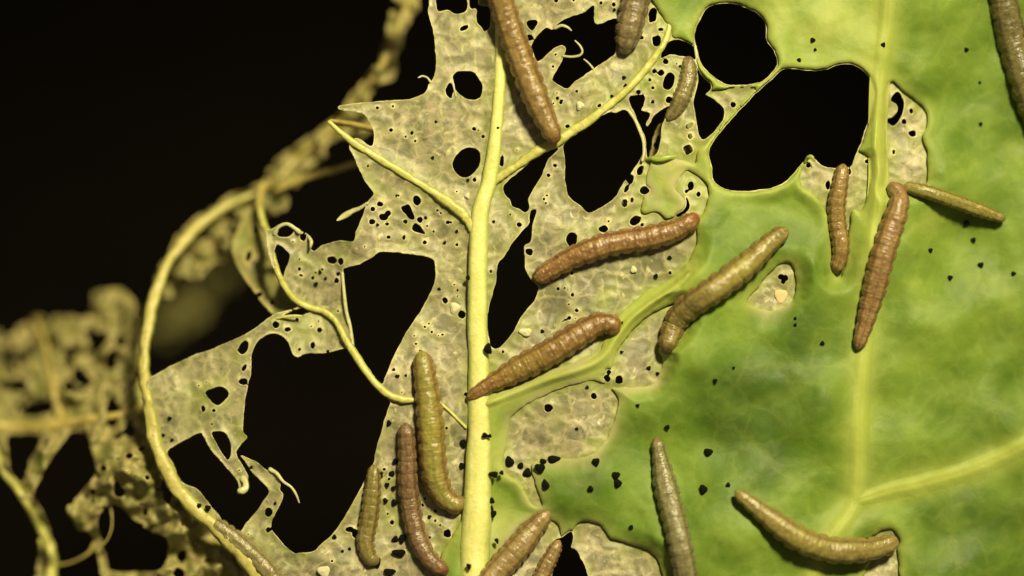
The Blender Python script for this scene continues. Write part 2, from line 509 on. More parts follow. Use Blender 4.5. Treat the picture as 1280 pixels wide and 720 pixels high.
BH = [(331, 420), (320, 430), (314, 445), (314, 465), (310, 480), (307, 497), (305, 515), (304, 540), (309, 547), (300, 557),
      (295, 566), (302, 580), (310, 595), (305, 612), (299, 611), (296, 600), (277, 577), (262, 560), (254, 545), (249, 541), (228, 552), (209, 564), (217, 580),
      (222, 597), (232, 606), (247, 611), (261, 629), (272, 642), (282, 657), (292, 664), (301, 664), (307, 655), (320, 640),
      (330, 625), (336, 615), (332, 607), (317, 592), (307, 578), (300, 569), (307, 571), (320, 577), (330, 585), (345, 595), (350, 602),
      (350, 612), (354, 617), (352, 627), (345, 640), (340, 652), (340, 662), (350, 675), (365, 690), (375, 691), (392, 689),
      (402, 680), (420, 662), (440, 630), (459, 595), (466, 582), (471, 560), (480, 527), (487, 507), (487, 501), (465, 477), (450, 456),
      (440, 442), (432, 436), (415, 440), (400, 442), (385, 441), (372, 446), (365, 441), (360, 427), (350, 419), (340, 417)]
HOLES = [BH,
    [(429, 340), (431, 335), (450, 330), (465, 322), (475, 315), (495, 316), (525, 319), (540, 324), (544, 330), (544, 347), (540, 362),
     (525, 390), (510, 412), (500, 430), (490, 450), (481, 472), (477, 480), (464, 465), (446, 440), (440, 425), (437, 407), (432, 382), (430, 365)],
    [(545, -30), (546, 10), (553, 13), (560, 12), (568, 17), (577, 17), (584, 12), (584, 0), (584, -30)],
    [(588, -30), (587, 8), (595, 11), (596, 25), (603, 36), (606, 40), (612, 32), (613, 17), (610, 8), (600, 7), (598, 0), (598, -30)],
    [(566, 95), (572, 89), (587, 89), (595, 93), (603, 107), (602, 117), (600, 122), (592, 125), (582, 123), (571, 115), (567, 103)],
    [(566, 201), (575, 189), (586, 184), (597, 187), (601, 195), (599, 207), (589, 219), (579, 222), (571, 217), (566, 209)],
    [(501, 260), (507, 256), (512, 257), (518, 270), (516, 275), (510, 272)], [(520, 279), (531, 290), (529, 293), (515, 287)],
    [(630, 232), (632, 245), (638, 250), (641, 258), (650, 262), (657, 266), (662, 258), (660, 250), (665, 240), (672, 228), (680, 212),
     (685, 200), (692, 192), (698, 186), (690, 184), (676, 190), (660, 205), (645, 218)],
    [(661, 280), (652, 290), (640, 304), (630, 320), (622, 332), (619, 355), (612, 380), (609, 402), (611, 422), (615, 434), (625, 434),
     (640, 417), (652, 395), (667, 377), (673, 360), (665, 351), (657, 337), (656, 320), (655, 307), (664, 302), (665, 285), (669, 270),
     (670, 262), (664, 263), (662, 272)],
    [(704, 184), (709, 176), (720, 168), (740, 152), (760, 141), (770, 141), (780, 137), (787, 142), (794, 152), (797, 162), (804, 180),
     (804, 190), (797, 205), (780, 227), (770, 245), (755, 257), (736, 266), (725, 257), (712, 247), (708, 237), (706, 220), (706, 200)],
    [(786, 126), (788, 120), (798, 120), (804, 118), (806, 123), (804, 133), (802, 138), (811, 141), (812, 145), (808, 154), (809, 158),
     (813, 153), (819, 143), (833, 134), (840, 131), (834, 142), (830, 150), (827, 160), (826, 170), (822, 190), (810, 197), (808, 188),
     (807, 173), (800, 158), (796, 147), (790, 135)],
    [(826, 72), (832, 55), (845, 50), (858, 53), (868, 60), (871, 82), (879, 95), (888, 104), (888, 112), (882, 118), (890, 122),
     (898, 128), (905, 137), (903, 150), (893, 163), (880, 175), (873, 167), (869, 142), (867, 127), (870, 112), (873, 97), (868, 75),
     (850, 70), (838, 68)],
    [(664, 59), (670, 47), (682, 35), (691, 37), (697, 31), (710, 22), (730, 15), (742, 7), (743, 27), (751, 30), (760, 26), (772, 24),
     (772, 45), (770, 60), (767, 69), (750, 80), (735, 91), (720, 101), (710, 110), (700, 107), (692, 102), (691, 98), (700, 80),
     (704, 70), (707, 60), (700, 57), (687, 65), (677, 74), (671, 77), (667, 67)],
    [(870, 37), (877, 20), (887, 8), (910, 4), (927, 8), (947, 17), (957, 30), (958, 50), (967, 63), (971, 80), (960, 96), (945, 104),
     (913, 106), (893, 97), (877, 80), (872, 63), (868, 48)],
    [(982, 86), (1007, 88), (1027, 88), (1057, 80), (1077, 87), (1088, 100), (1093, 117), (1090, 133), (1080, 167), (1067, 200),
     (1063, 208), (1043, 210), (1027, 207), (1018, 198), (1010, 196), (1000, 208), (977, 230), (950, 237), (913, 238), (893, 227),
     (890, 207), (886, 190), (897, 170), (920, 143), (947, 115), (966, 98)],
    [(1113, 125), (1122, 115), (1130, 127), (1128, 143), (1117, 157), (1107, 150), (1115, 147), (1122, 138), (1120, 130)],
    [(692, 676), (703, 671), (714, 665), (716, 675), (714, 685), (720, 687), (727, 700), (735, 720), (745, 780), (680, 780), (690, 720),
     (696, 695), (701, 680), (696, 682)],
    [(345, 307), (352, 308), (362, 318), (360, 330), (355, 341), (354, 349), (347, 335), (343, 320)],
    [(355, 395), (365, 388), (385, 385), (391, 388), (376, 394)],
    [(257, 489), (275, 483), (286, 490), (282, 500), (272, 507), (260, 497)],
    [(265, 540), (280, 540), (287, 551), (289, 567), (284, 575), (275, 562), (269, 551)],
    [(664, 25), (672, 27), (666, 38), (660, 34), (658, 28)],
    [(845, 269), (853, 264), (858, 256), (857, 246), (861, 251), (862, 259), (856, 267), (848, 271)]]
for a in [(562, 113, 5, 9, 0), (580, 35, 6, 3, -25), (521, 251, 5, 6.5, -20), (475, 255, 4.2, 3, 0), (466, 261, 3.2), (485, 267, 3.2), (479, 272, 5, 4.2),
          (465, 277, 4.5, 4), (484, 280, 3.2, 2.8), (507, 277, 2.8), (525, 275, 3.4), (505, 297, 2.6, 3.2), (531, 303, 3, 2.8),
          (627, 201, 3, 7, 5), (836, 102, 7, 12, 10), (832, 77, 3.6), (826, 91, 4), (818, 89, 2.8), (798, 115, 2.8), (837, 125, 4.5),
          (816, 19, 5, 9.5, 12), (826, 37, 4, 2.5), (821, 51, 6, 7), (801, 47, 3.2, 2.5), (662, 47, 4.5, 4), (749, 132, 3.5, 2.5, -20),
          (709, 158, 3.5, 2.2, -10), (694, 207, 2.8), (715, 299, 7, 9), (754, 286, 5.5, 4.4, -20), (794, 276, 8.5, 5, -30), (803, 281, 2.6),
          (662, 315, 5), (649, 281, 3.2), (800, 213, 4, 7, 15), (788, 224, 4, 6.5, 20), (783, 236, 2.5, 6, 30), (781, 254, 4.2, 5), (790, 250, 2.4, 4.2),
          (806, 238, 6, 5), (860, 187, 6.2, 6), (863, 170, 3), (863, 232, 4, 5.5), (873, 243, 2.6, 3.6), (858, 239, 2.6), (862, 157, 5.5, 3.5, -30),
          (916, 131, 3.6), (1010, 207, 3.4), (1035, 232, 3, 5.5), (1062, 214, 2.2, 4.4), (1084, 202, 3), (1139, 139, 2.8, 4), (1130, 152, 3, 4),
          (1140, 167, 5, 4), (1117, 190, 2, 4), (976, 346, 3.4), (982, 347, 3.4, 4), (979, 352, 3.4), (686, 510, 5), (742, 495, 4.4), (774, 475, 5.2), (761, 465, 3.2),
          (759, 473, 3.5, 5, -30), (415, 325, 6, 5), (426, 327, 3.2, 5), (421, 351, 3.6), (357, 290, 10, 7, -10), (379, 297, 4.5, 5), (359, 412, 4.4, 3),
          (399, 413, 3.4, 2.8), (391, 432, 3.2, 5, 10), (345, 406, 5, 4.5), (254, 511, 3, 4.4), (304, 435, 6.5, 9, 25), (304, 477, 5.5, 4.5), (305, 460, 2.5, 5, 30),
          (336, 640, 5.6, 6.4), (335, 662, 3.6, 3.4), (371, 399, 2.6), (556, 375, 3.8), (577, 393, 4.6, 4.8), (489, 163, 2.8), (559, 667, 5.2, 5), (593, 225, 2.6, 3), (812, 100, 2.4), (845, 114, 2.6),
          (437, 662, 6, 3), (444, 667, 4, 5)]:
    HOLES.append(ell(*a))
G_OUT = [(838, -60), (838, 36), (852, 48), (866, 60), (872, 95), (882, 108), (897, 122), (905, 150), (884, 178), (872, 188), (868, 205), (846, 198), (822, 204), (812, 204), (806, 240), (802, 266), (820, 264), (832, 273),
         (843, 270), (853, 262), (864, 262), (871, 288), (870, 308), (858, 330), (836, 350), (812, 362), (786, 382), (766, 404),
         (755, 428), (744, 444), (715, 456), (678, 464), (640, 484), (606, 494), (600, 600), (596, 775), (1350, 775), (1350, -60)]
WINDOWS = [
    [(890, 113), (945, 108), (925, 130), (905, 150), (892, 138), (885, 122)],
    [(1005, 200), (1020, 192), (1050, 200), (1074, 190), (1086, 200), (1089, 222), (1078, 262), (1066, 264), (1060, 300), (1053, 345), (1041, 342), (1038, 300),
     (1032, 262), (1015, 242), (1000, 226)],
    [(1109, 108), (1118, 101), (1130, 115), (1154, 134), (1160, 152), (1153, 172), (1159, 190), (1160, 215), (1155, 232), (1125, 234),
     (1104, 236), (1106, 222), (1108, 180), (1106, 140)],
    [(935, 375), (950, 356), (972, 332), (989, 330), (996, 350), (990, 374), (970, 387), (945, 385)],
    [(716, 664), (726, 653), (750, 655), (764, 672), (790, 680), (815, 692), (827, 715), (822, 780), (690, 780), (705, 690)],
    [(760, 476), (772, 438), (790, 414), (808, 397), (828, 385), (846, 380), (858, 396), (846, 418), (824, 434), (829, 452), (818, 478),
     (792, 484), (766, 484)],
    [(860, 213), (872, 219), (882, 228), (886, 242), (881, 262), (870, 276), (860, 264), (856, 250), (844, 236), (850, 222)],
    [(642, 518), (680, 494), (720, 480), (748, 476), (768, 490), (774, 505), (766, 530), (752, 556), (730, 572), (692, 574), (664, 580), (672, 612),
     (678, 632), (664, 630), (650, 602), (630, 588), (634, 545)],
    [(1086, 676), (1100, 664), (1116, 664), (1125, 676), (1122, 692), (1125, 720), (1126, 775), (1072, 775), (1080, 720), (1092, 695)],
    [(622, 700), (652, 656), (682, 648), (700, 662), (700, 700), (690, 780), (606, 780)]]

VEINS = {}
MID = [(622, -40, 6.5), (625, 40, 6.5), (625, 90, 7), (622, 135, 7.5), (617, 190, 8.5), (610, 230, 10), (601, 262, 11.5), (598, 300, 12), (597, 400, 12.5), (598, 460, 13), (599, 520, 15), (598, 600, 17),
       (594, 680, 19), (591, 745, 21)]
LAT_L = [(605, 322, 2), (599, 303, 3.5), (590, 284, 5.5), (578, 268, 6.5), (560, 252, 6), (535, 236, 5), (505, 217, 4.6), (475, 199, 4.5), (440, 177, 4), (412, 153, 3)]
LAT_R = [(597, 258, 2), (604, 241, 3.5), (614, 228, 5), (630, 217, 5.5), (648, 206, 5), (670, 190, 6), (695, 178, 6), (722, 160, 6), (750, 140, 5.5), (778, 117, 5), (802, 92, 4.5), (822, 66, 4.2), (834, 44, 4), (839, 20, 3)]
RIDGE = [(590, 512, 5), (640, 492, 6), (690, 472, 6.5), (735, 458, 7), (756, 444, 6.5), (769, 424, 5.5), (790, 398, 5), (823, 373, 5), (850, 352, 4), (862, 340, 2)]
VR = [(1112, -40, 11), (1107, 40, 11), (1100, 100, 10), (1097, 170, 9), (1098, 230, 10), (1092, 300, 11), (1084, 380, 11), (1078, 470, 11), (1074, 550, 12), (1070, 625, 12), (1045, 665, 12), (1022, 700, 12), (1005, 760, 12)]
VR2 = [(1064, 628, 8), (1110, 614, 12), (1160, 602, 13), (1215, 586, 13), (1270, 562, 13), (1340, 525, 13)]
ARC = [(182, 480, 7.5), (187, 515, 8), (197, 560, 8.5), (214, 600, 9), (246, 637, 9.5), (285, 676, 10), (318, 712, 11), (352, 770, 12)]
ARC_UP = [(322, 240, 3.5), (290, 254, 5), (255, 276, 6), (228, 303, 7), (208, 332, 7.5), (194, 368, 7.5), (184, 410, 7.2), (180, 448, 7), (182, 482, 7)]
FLAPV = [(325, 262, 4), (329, 280, 5), (337, 297, 4.5), (341, 320, 4), (350, 347, 4), (366, 372, 4.2), (386, 384, 4), (406, 390, 4.2), (420, 402, 4), (432, 424, 4.5), (444, 443, 5), (462, 470, 4.6), (484, 492, 5), (502, 499, 5), (518, 500, 3)]
FINE = [(545, 500, 2), (560, 512, 2), (572, 524, 2), (582, 534, 2)]

# ------------------------------------------------------------------ heights (metres), as functions of photograph pixels
def zA0(px, py):
    px = np.asarray(px, float); py = np.asarray(py, float)
    z = -np.clip((480 - px) / 100, 0, None) ** 1.5 * 0.0006
    z = z - np.clip((980 - px) * -1 / 100, 0, None) ** 1.5 * 0.00085
    z = z + 0.0010 * vnoise(px, py, 150, 1) + 0.0005 * vnoise(px, py, 60, 2)
    z = z - 0.0022 * np.exp(-(((px - 395) / 50) ** 2 + ((py - 360) / 80) ** 2))
    return z
gA = Grid(170, -48, 1332, 764, 2)
FA = np.full(gA.X.shape, 60.0)
apply_poly(gA, FA, A_OUT, False, sm=True)
for h in HOLES: apply_poly(gA, FA, h, True)
FA = np.minimum(FA, 24.0)
FA = FA + 0.55 * vnoise(gA.X, gA.Y, 6, 3) + 0.7 * vnoise(gA.X, gA.Y, 16, 4)
_pr = random.Random(5)
_pin = []
for _k in range(4000):
    if len(_pin) >= 130: break
    x, y = _pr.uniform(200, 880), _pr.uniform(0, 715)
    if vnoise(x, y, 55, 4) < 0.08: continue
    if float(gA.sample(FA, x, y)) < 6: continue
    if inside(np.array([x]), np.array([y]), crom(G_OUT, 2))[0]: continue
    if min(float(seg_dist(np.array([x]), np.array([y]), [p[:2] for p in pp], False)[0]) for pp in (MID, LAT_L, LAT_R, RIDGE)) < 14: continue
    r_ = 1.5 + 1.3 * _pr.random() ** 2
    _pin.append(ell(x, y, r_, r_ * _pr.uniform(0.8, 1.3)))
for h in _pin: apply_poly(gA, FA, h, True, pad=6)
FG = np.full(gA.X.shape, 60.0)
apply_poly(gA, FG, G_OUT, False)
for w in WINDOWS: apply_poly(gA, FG, w, True)
FG = np.clip(FG, -40.0, 24.0)
FG = FG + 0.9 * vnoise(gA.X, gA.Y, 9, 5) + 1.3 * vnoise(gA.X, gA.Y, 24, 6)
FG = np.minimum(FG, FA - 1.6)
FG = np.minimum(FG, 22.0)
g4 = Grid(170, -48, 1332, 764, 4)
DV = np.full(g4.X.shape, 1e3)
for pth in (MID, LAT_L, LAT_R, RIDGE):
    DV = np.minimum(DV, seg_dist(g4.X, g4.Y, [p[:2] for p in pth], False))
DVG = np.full(g4.X.shape, 1e3)
for pth in (VR, VR2, MID, RIDGE): DVG = np.minimum(DVG, seg_dist(g4.X, g4.Y, [p[:2] for p in pth], False))

FURROW = [[(1160, 232), (1205, 214), (1290, 168)], [(1108, 452), (1180, 402), (1225, 360), (1290, 322)], [(930, 545), (985, 590), (1060, 624)], [(1210, 345), (1240, 420), (1230, 470)], [(1105, 130), (1150, 70), (1165, -20)], [(1090, 320), (1000, 270), (930, 250)], [(1080, 430), (1010, 480), (950, 500)], [(1150, 604), (1190, 660), (1200, 740)]]
DF = np.full(g4.X.shape, 1e3)
for pth in FURROW: DF = np.minimum(DF, seg_dist(g4.X, g4.Y, crom(pth, 5, False), False))
SOFT = [(705, 528, 88), (650, 690, 60), (835, 232, 40), (810, 480, 30), (965, 385, 25)]
def edge_h(px, py):
    v = np.ones_like(px)
    for x, y, r in SOFT: v -= 0.92 * np.exp(-(((px - x) ** 2 + (py - y) ** 2) / (r * r)) ** 2)
    return np.clip(v, 0.06, 1)
def zA(px, py):
    d = gA.sample(FA, px, py)
    dv = g4.sample(DV, px, py)
    fade = smooth(0, 6, d)
    z = zA0(px, py) + fade * (0.00010 * vnoise(px, py, 19, 3) + 0.00005 * vnoise(px, py, 8, 4))
    w = 1 - np.abs(vnoise(px + 9 * vnoise(px, py, 30, 5), py, 26, 6))
    z = z + 0.00015 * w ** 3
    z = z + 0.00022 * np.exp(-np.clip(d, 0, None) / 3.5) + 0.00045 * np.exp(-(dv / 11) ** 2)
    return z
def zG(px, py):
    d = np.clip(gA.sample(FG, px, py), 0, None)
    dv = g4.sample(DVG, px, py)
    eh = edge_h(px, py)
    z = zA0(px, py) + 0.00022 + 0.00028 * eh + 0.00035 * eh * (1 - np.exp(-d / 2.0)) + 0.0006 * (1 - np.exp(-d / 22))
    z = z + smooth(0, 22, d) * (0.0017 * vnoise(px, py, 115, 7) + 0.0003 * vnoise(px, py, 48, 8) + 0.00005 * vnoise(px, py, 15, 9))
    z = z + 0.0016 * np.exp(-(((px - 850) / 60) ** 2 + ((py - 430) / 70) ** 2)) * smooth(0, 22, d)
    z = z + 0.0003 * np.exp(-(dv / 11) ** 2) - 0.00012 * np.exp(-(g4.sample(DF, px, py) / 11) ** 2) * smooth(0, 20, d)
    return z
def zsurf(px, py):
    return np.where(gA.sample(FG, px, py) > 0, zG(px, py), zA(px, py))

# ------------------------------------------------------------------ the leaf
leaf = bpy.data.objects.new('leaf', None); col.objects.link(leaf)
leaf.location = (0, 0, 0)
tag(leaf, 'half eaten green leaf with pale midrib, holes and papery skeletonised patches', 'leaf')

GREY_SPOTS = [(770, 350, 90, 0.9), (560, 400, 40, 0.6), (560, 560, 60, 0.5), (690, 235, 30, 0.5), (800, 440, 40, 0.55), (700, 390, 60, 0.6)]
def a_grey(px, py):
    v = np.zeros_like(px)
    for x, y, r, k in GREY_SPOTS: v += k * np.exp(-((px - x) ** 2 + (py - y) ** 2) / (r * r))
    return np.clip(v, 0, 0.85)
LG = [(390, 415, 34, 0.3), (845, 235, 45, 0.5), (865, 180, 30, 0.5), (870, 250, 22, 0.9), (500, 640, 40, 0.35), (640, 360, 30, 0.3), (250, 500, 40, 0.4), (300, 700, 60, 0.2), (1090, 240, 25, 0.5), (640, 260, 30, 0.3), (610, 470, 30, 0.5), (825, 90, 45, 0.3)]
def a_lg(px, py):
    v = 0.75 * np.exp(-g4.sample(DV, px, py) / 14.0) * (0.65 + 0.6 * vnoise(px, py, 30, 2))
    v += 0.75 * np.exp(-np.clip(-gA.sample(FG, px, py), 0, None) / (7 + 5 * vnoise(px, py, 40, 4)))
    for x, y, r, k in LG: v += k * np.exp(-((px - x) ** 2 + (py - y) ** 2) / (r * r))
    v += 0.25 * smooth(0.25, 0.8, vnoise(px, py, 38, 1))
    v += np.clip(0.35 + 0.5 * vnoise(px, py, 33, 6), 0, 0.7) * np.exp(-np.clip(gA.sample(FA, px, py), 0, None) / 9)
    return np.clip(v, 0, 0.9)
def a_rimA(px, py):
    return np.clip(np.exp(-np.clip(gA.sample(FA, px, py), 0, None) / 1.6) * np.clip(0.55 + 0.9 * vnoise(px, py, 22, 5), 0.05, 1), 0, 1)
keepA = np.minimum(FA, 5 - FG)          # the papery skin runs a little way under the green tissue
sheet('papery_skin', gA, keepA, zA, 0.00012, M_MEM, leaf, {'rim': a_rimA, 'grey': a_grey, 'leafgreen': a_lg})

TONES = [(1020, 45, 110, 0.30), (900, 130, 60, 0.2), (880, 60, 40, 0.25), (620, 560, 45, 0.35), (625, 660, 40, 0.3), (700, 470, 50, 0.35), (800, 390, 45, 0.2), (930, 430, 50, 0.15), (900, 265, 35, -0.05),
         (930, 500, 80, -0.32), (985, 300, 55, -0.15), (740, 605, 60, -0.2), (970, 570, 50, -0.2), (890, 640, 40, -0.1), (850, 560, 40, 0.1),
         (1010, 420, 70, -0.18), (1180, 430, 100, 0.0), (1210, 130, 70, -0.1), (1190, 90, 40, 0.12), (1230, 660, 70, -0.2), (1180, 680, 60, -0.12), (840, 470, 40, 0.12), (845, 220, 40, 0.5), (1250, 480, 60, -0.05), (690, 560, 30, 0.1), (1000, 250, 40, 0.2), (920, 240, 30, 0.2)]
def a_tone(px, py):
    v = np.full_like(px, 0.46)
    for x, y, r, k in TONES: v += (1.25 * k if k < 0 else 1.0 * k) * np.exp(-((px - x) ** 2 + (py - y) ** 2) / (r * r))
    return np.clip(v + 0.14 * vnoise(px, py, 45, 3) + 0.12 * vnoise(px, py, 90, 6), 0, 1)
def a_veiny(px, py):
    return np.clip(0.8 * np.exp(-(g4.sample(DVG, px, py) / 19) ** 2) + 0.10 * np.exp(-(g4.sample(DF, px, py) / 6) ** 2), 0, 1)
def a_rimG(px, py):
    return np.clip((0.62 + 0.4 * vnoise(px, py, 30, 3)) * np.exp(-np.clip(gA.sample(FG, px, py), 0, None) / (7 + 5 * vnoise(px, py, 50, 2))), 0, 1)
def a_worn(px, py):
    w = np.clip((1 - edge_h(px, py)) / 0.92, 0, 1)
    return np.clip(1.15 * w * np.exp(-np.clip(gA.sample(FG, px, py), 0, None) / (9 + 6 * vnoise(px, py, 28, 6))) * (0.8 + 0.5 * vnoise(px, py, 18, 2)), 0, 0.95)
sheet('green_blade', gA, FG, zG, 0.0006, M_GREEN, leaf, {'tone': a_tone, 'veiny': a_veiny, 'rim': a_rimG, 'worn': a_worn})

def vein(name, pts, zf, mat, flat=0.7, sink=0.25, jitter=0.09, n=12, seed=1, parent=None, label=None, k=5):
    q = crom(pts, n, False)
    z = zf(q[:, 0], q[:, 1])
    zp = np.concatenate([np.full(k, z[0]), z, np.full(k, z[-1])])
    z = np.convolve(zp, np.ones(2 * k + 1) / (2 * k + 1), 'valid')
    R = q[:, 2] * S
    P = to_world(q[:, 0], q[:, 1], z + R * sink)
    # rounded ends
    me = tube_mesh(name, P, R, flat, 16, jitter, seed)
    o = new_obj(name, me, mat, parent or leaf)
    if label: o['label'] = label
    return o

def interp_z(table):
    t = np.array(table, float)
    return lambda px, py: np.interp(py, t[:, 0], t[:, 1])
# midrib with its stalk, which leaves the picture and bends down to the cloth
q = crom(MID, 8, False)
z = zA0(q[:, 0], q[:, 1]) + 0.0003
z = np.convolve(np.concatenate([np.full(12, z[0]), z, np.full(12, z[-1])]), np.ones(25) / 25, 'valid')
P = to_world(q[:, 0], q[:, 1], z + q[:, 2] * S * 0.15)
R = q[:, 2] * S
e = P[-1]
tail = crom([tuple(e) + (0.0021,), (e[0], e[1] - 0.012, e[2] - 0.004, 0.0021), (e[0] - 0.002, e[1] - 0.024, e[2] - 0.022, 0.0022), (e[0] - 0.004, e[1] - 0.03, -0.08, 0.0023), (e[0] - 0.004, e[1] - 0.031, ZB - 0.001, 0.0024)], 8, False)
P2 = np.vstack([P, tail[1:, :3]]); R2 = np.concatenate([R, tail[1:, 3]])
o = new_obj('midrib', tube_mesh('midrib', P2, R2, 0.7, 24, 0.09, 2), M_RIB, leaf)
vein('side_vein', LAT_L, zA, M_VEIN, 0.6, 0.2, 0.22, seed=3)
vein('side_vein', LAT_R, zA, M_VEIN, 0.6, 0.2, 0.24, seed=4)
def ridge(name, pts, h, groove=0.35):
    """a low swelling of the green blade along a vein, its edges running under the blade"""
    q = crom(pts, 14, False)
    T = np.gradient(q[:, :2], axis=0); T /= np.linalg.norm(T, axis=1)[:, None]
    N = np.stack([-T[:, 1], T[:, 0]], 1)
    m_ = 17
    u = np.linspace(-1, 1, m_)
    PX = q[:, 0:1] + N[:, 0:1] * u * q[:, 2:3] * 1.3; PY = q[:, 1:2] + N[:, 1:2] * u * q[:, 2:3] * 1.3
    px = PX.ravel(); py = PY.ravel()
    # two flanks and a faint groove along the crest
    prof = np.exp(-(1.7 * u) ** 2) - groove * np.exp(-(7 * u) ** 2)
    z = zG(px, py) + (h * prof[None] + 0 * PX).ravel() - 0.00005
    V = np.vstack([to_world(px, py, z), to_world(px, py, z - 0.0003)])
    n_ = len(px); k = len(q)
    i = (np.arange(k - 1)[:, None] * m_ + np.arange(m_ - 1)[None]).ravel()
    topf = np.stack([i, i + 1, i + m_ + 1, i + m_], 1)
    e0 = np.arange(k - 1) * m_; e1 = e0 + m_ - 1
    wl = np.concatenate([np.stack([e0, e0 + m_, e0 + m_ + n_, e0 + n_], 1), np.stack([e1, e1 + n_, e1 + m_ + n_, e1 + m_], 1)])
    me = mesh_from_arrays(name, V, [topf[:, ::-1], topf + n_, wl])
    extra = np.clip(np.exp(-(1.5 * u) ** 2), 0, 1)[None] + 0 * PX
    for an, f in (('tone', a_tone), ('veiny', lambda x, y: np.clip(a_veiny(x, y) + 0.22 * extra.ravel(), 0, 1)), ('rim', a_rimG), ('worn', a_worn)):
        v_ = f(px, py); add_attr(me, an, np.concatenate([v_, v_]))
    o = new_obj(name, me, M_GREEN, leaf)
    nrm_ = me.polygons[0].normal
    if nrm_.z < 0: me.flip_normals()
    return o
ridge('side_vein', VR, 0.00022)
ridge('side_vein', VR2, 0.00022)
ridge('side_vein', [(x, y, w * 1.1) for x, y, w in RIDGE], 0.00042, 0.0)
vein('side_vein', ARC_UP[:-1] + ARC, lambda a, b: np.where(b < 482, np.interp(b, [230, 276, 330, 400, 482], [-0.017, -0.014, -0.0105, -0.007, -0.0045]), zA(a, b)), M_ARC, 0.75, 0.3, 0.26, seed=2,
     label='thick pale vein curving along the torn side of the leaf')
vein('vein_branch', FLAPV, lambda a, b: np.where(b < 330, np.interp(b, [262, 297, 330], [-0.0095, -0.0045, -0.0022]), zA(a, b) + 0.0002), M_VEIN, 0.85, 0.4, 0.14, seed=4)
vein('vein_branch', FINE, zA, M_VEIN, 0.9, 0.5, 0.1, seed=5)

# -- torn lamina on the far side of the curved vein and the hanging rim, all lower than the plane of the leaf
gB = Grid(-46, 350, 360, 764, 2.5)
B_OUT = [(-60, 428), (0, 415), (25, 408), (48, 395), (85, 395), (105, 398), (116, 385), (117, 365), (135, 361), (158, 366), (176, 395), (180, 480), (190, 550),
         (212, 600), (245, 640), (285, 680), (320, 722), (352, 780), (44, 780), (45, 720), (50, 692), (56, 682), (45, 650), (28, 625), (8, 600),
         (0, 585), (-60, 555)]
B_HOLES = [[(100, 540), (110, 547), (117, 570), (119, 592), (105, 612), (85, 632), (84, 640), (92, 650), (97, 662), (110, 665), (117, 674), (120, 690),
            (126, 712), (128, 790), (76, 790), (71, 700), (64, 670), (54, 640), (43, 620), (50, 600), (62, 575), (80, 550), (88, 540)],
           [(144, 630), (155, 637), (170, 650), (185, 662), (205, 670), (212, 680), (210, 695), (200, 710), (185, 715), (140, 714), (135, 712),
            (131, 690), (128, 677), (123, 667), (121, 652), (126, 642), (135, 632)],
           [(203, 598), (210, 602), (216, 615), (214, 628), (207, 630), (203, 618)], [(143, 603), (150, 605), (157, 618), (148, 622), (142, 618)],
           [(10, 547), (25, 542), (44, 543), (50, 549), (38, 575), (28, 603), (13, 585)],
           ell(227, 694, 7, 7.5), ell(224, 717, 7, 8), ell(140, 517, 10, 19), ell(164, 538, 6.5, 9), ell(116, 614, 4.5, 5), ell(161, 570, 4.5, 3.5), ell(129, 585, 3.4, 4),
           ell(181, 642, 2.8), ell(185, 597, 3, 4), ell(140, 446, 7, 9), ell(86, 447, 7, 16, 20), ell(150, 425, 6), ell(128, 420, 5, 8, 30), ell(45, 512, 22, 9, -10), ell(85, 482, 6, 8), ell(30, 445, 7, 12, 30),
           ell(8, 482, 12, 7), ell(60, 430, 6, 12, 10), ell(155, 450, 5, 4), ell(30, 480, 5, 5), ell(110, 440, 5, 4), ell(152, 400, 5, 7), ell(12, 440, 5, 8), ell(100, 470, 3.5, 6)]
FB = np.full(gB.X.shape, 60.0)
apply_poly(gB, FB, B_OUT, False)
for h in B_HOLES: apply_poly(gB, FB, h, True)
up = smooth(560, 470, gB.Y)
FB = np.minimum(FB, 14 * (0.48 - vnoise(gB.X, gB.Y, 26, 5)) + 40 * (1 - up))
FB = np.minimum(FB, 14 * (0.55 - vnoise(gB.X, gB.Y, 17, 3)) + 40 * (1 - smooth(590, 540, gB.Y)))
FB = np.minimum(FB, 7 * (0.62 - vnoise(gB.X, gB.Y, 9, 6)))
FB = FB + 1.3 * vnoise(gB.X, gB.Y, 8, 1) + 4 * up * vnoise(gB.X, gB.Y, 30, 7) + 1.4 * vnoise(gB.X, gB.Y, 22, 2)
def zB_(px, py):
    z = zA0(np.full_like(px, 195.0) + 0 * px, py) - 0.0007
    ax = np.interp(py, [400, 480, 560, 600, 640, 680, 720, 770], [180, 182, 197, 214, 248, 288, 322, 352])
    dx = np.clip(ax - px, 0, None)
    z = z - dx * np.interp(py, [480, 610], [6e-5, 3e-5]) - np.clip(590 - py, 0, None) * 0.00007
    return z + 0.0024 * vnoise(px, py, 45, 5) + 0.0016 * vnoise(px, py, 18, 6) + 0.0004 * vnoise(px, py, 8, 4) + 0.00025 * (1 - np.abs(vnoise(px, py, 20, 3))) ** 3
def flat_attrs(g, F, lgk=0.3):
    return {'rim': lambda px, py: np.clip(0.8 * np.exp(-np.clip(g.sample(F, px, py), 0, None) / 2.5), 0, 1),
            'grey': lambda px, py: np.clip(0.4 + 0.5 * vnoise(px, py, 40, 1), 0, 1),
            'leafgreen': lambda px, py: np.clip(lgk + 0.6 * vnoise(px, py, 30, 2), 0, 0.9)}
lowB = lambda px, py: (px + (py - 600) * -0.2)
o = sheet('torn_lamina', gB, FB, zB_, 0.00015, M_FAR, leaf, flat_attrs(gB, FB))
o['label'] = 'torn dry lamina hanging off the curved vein'

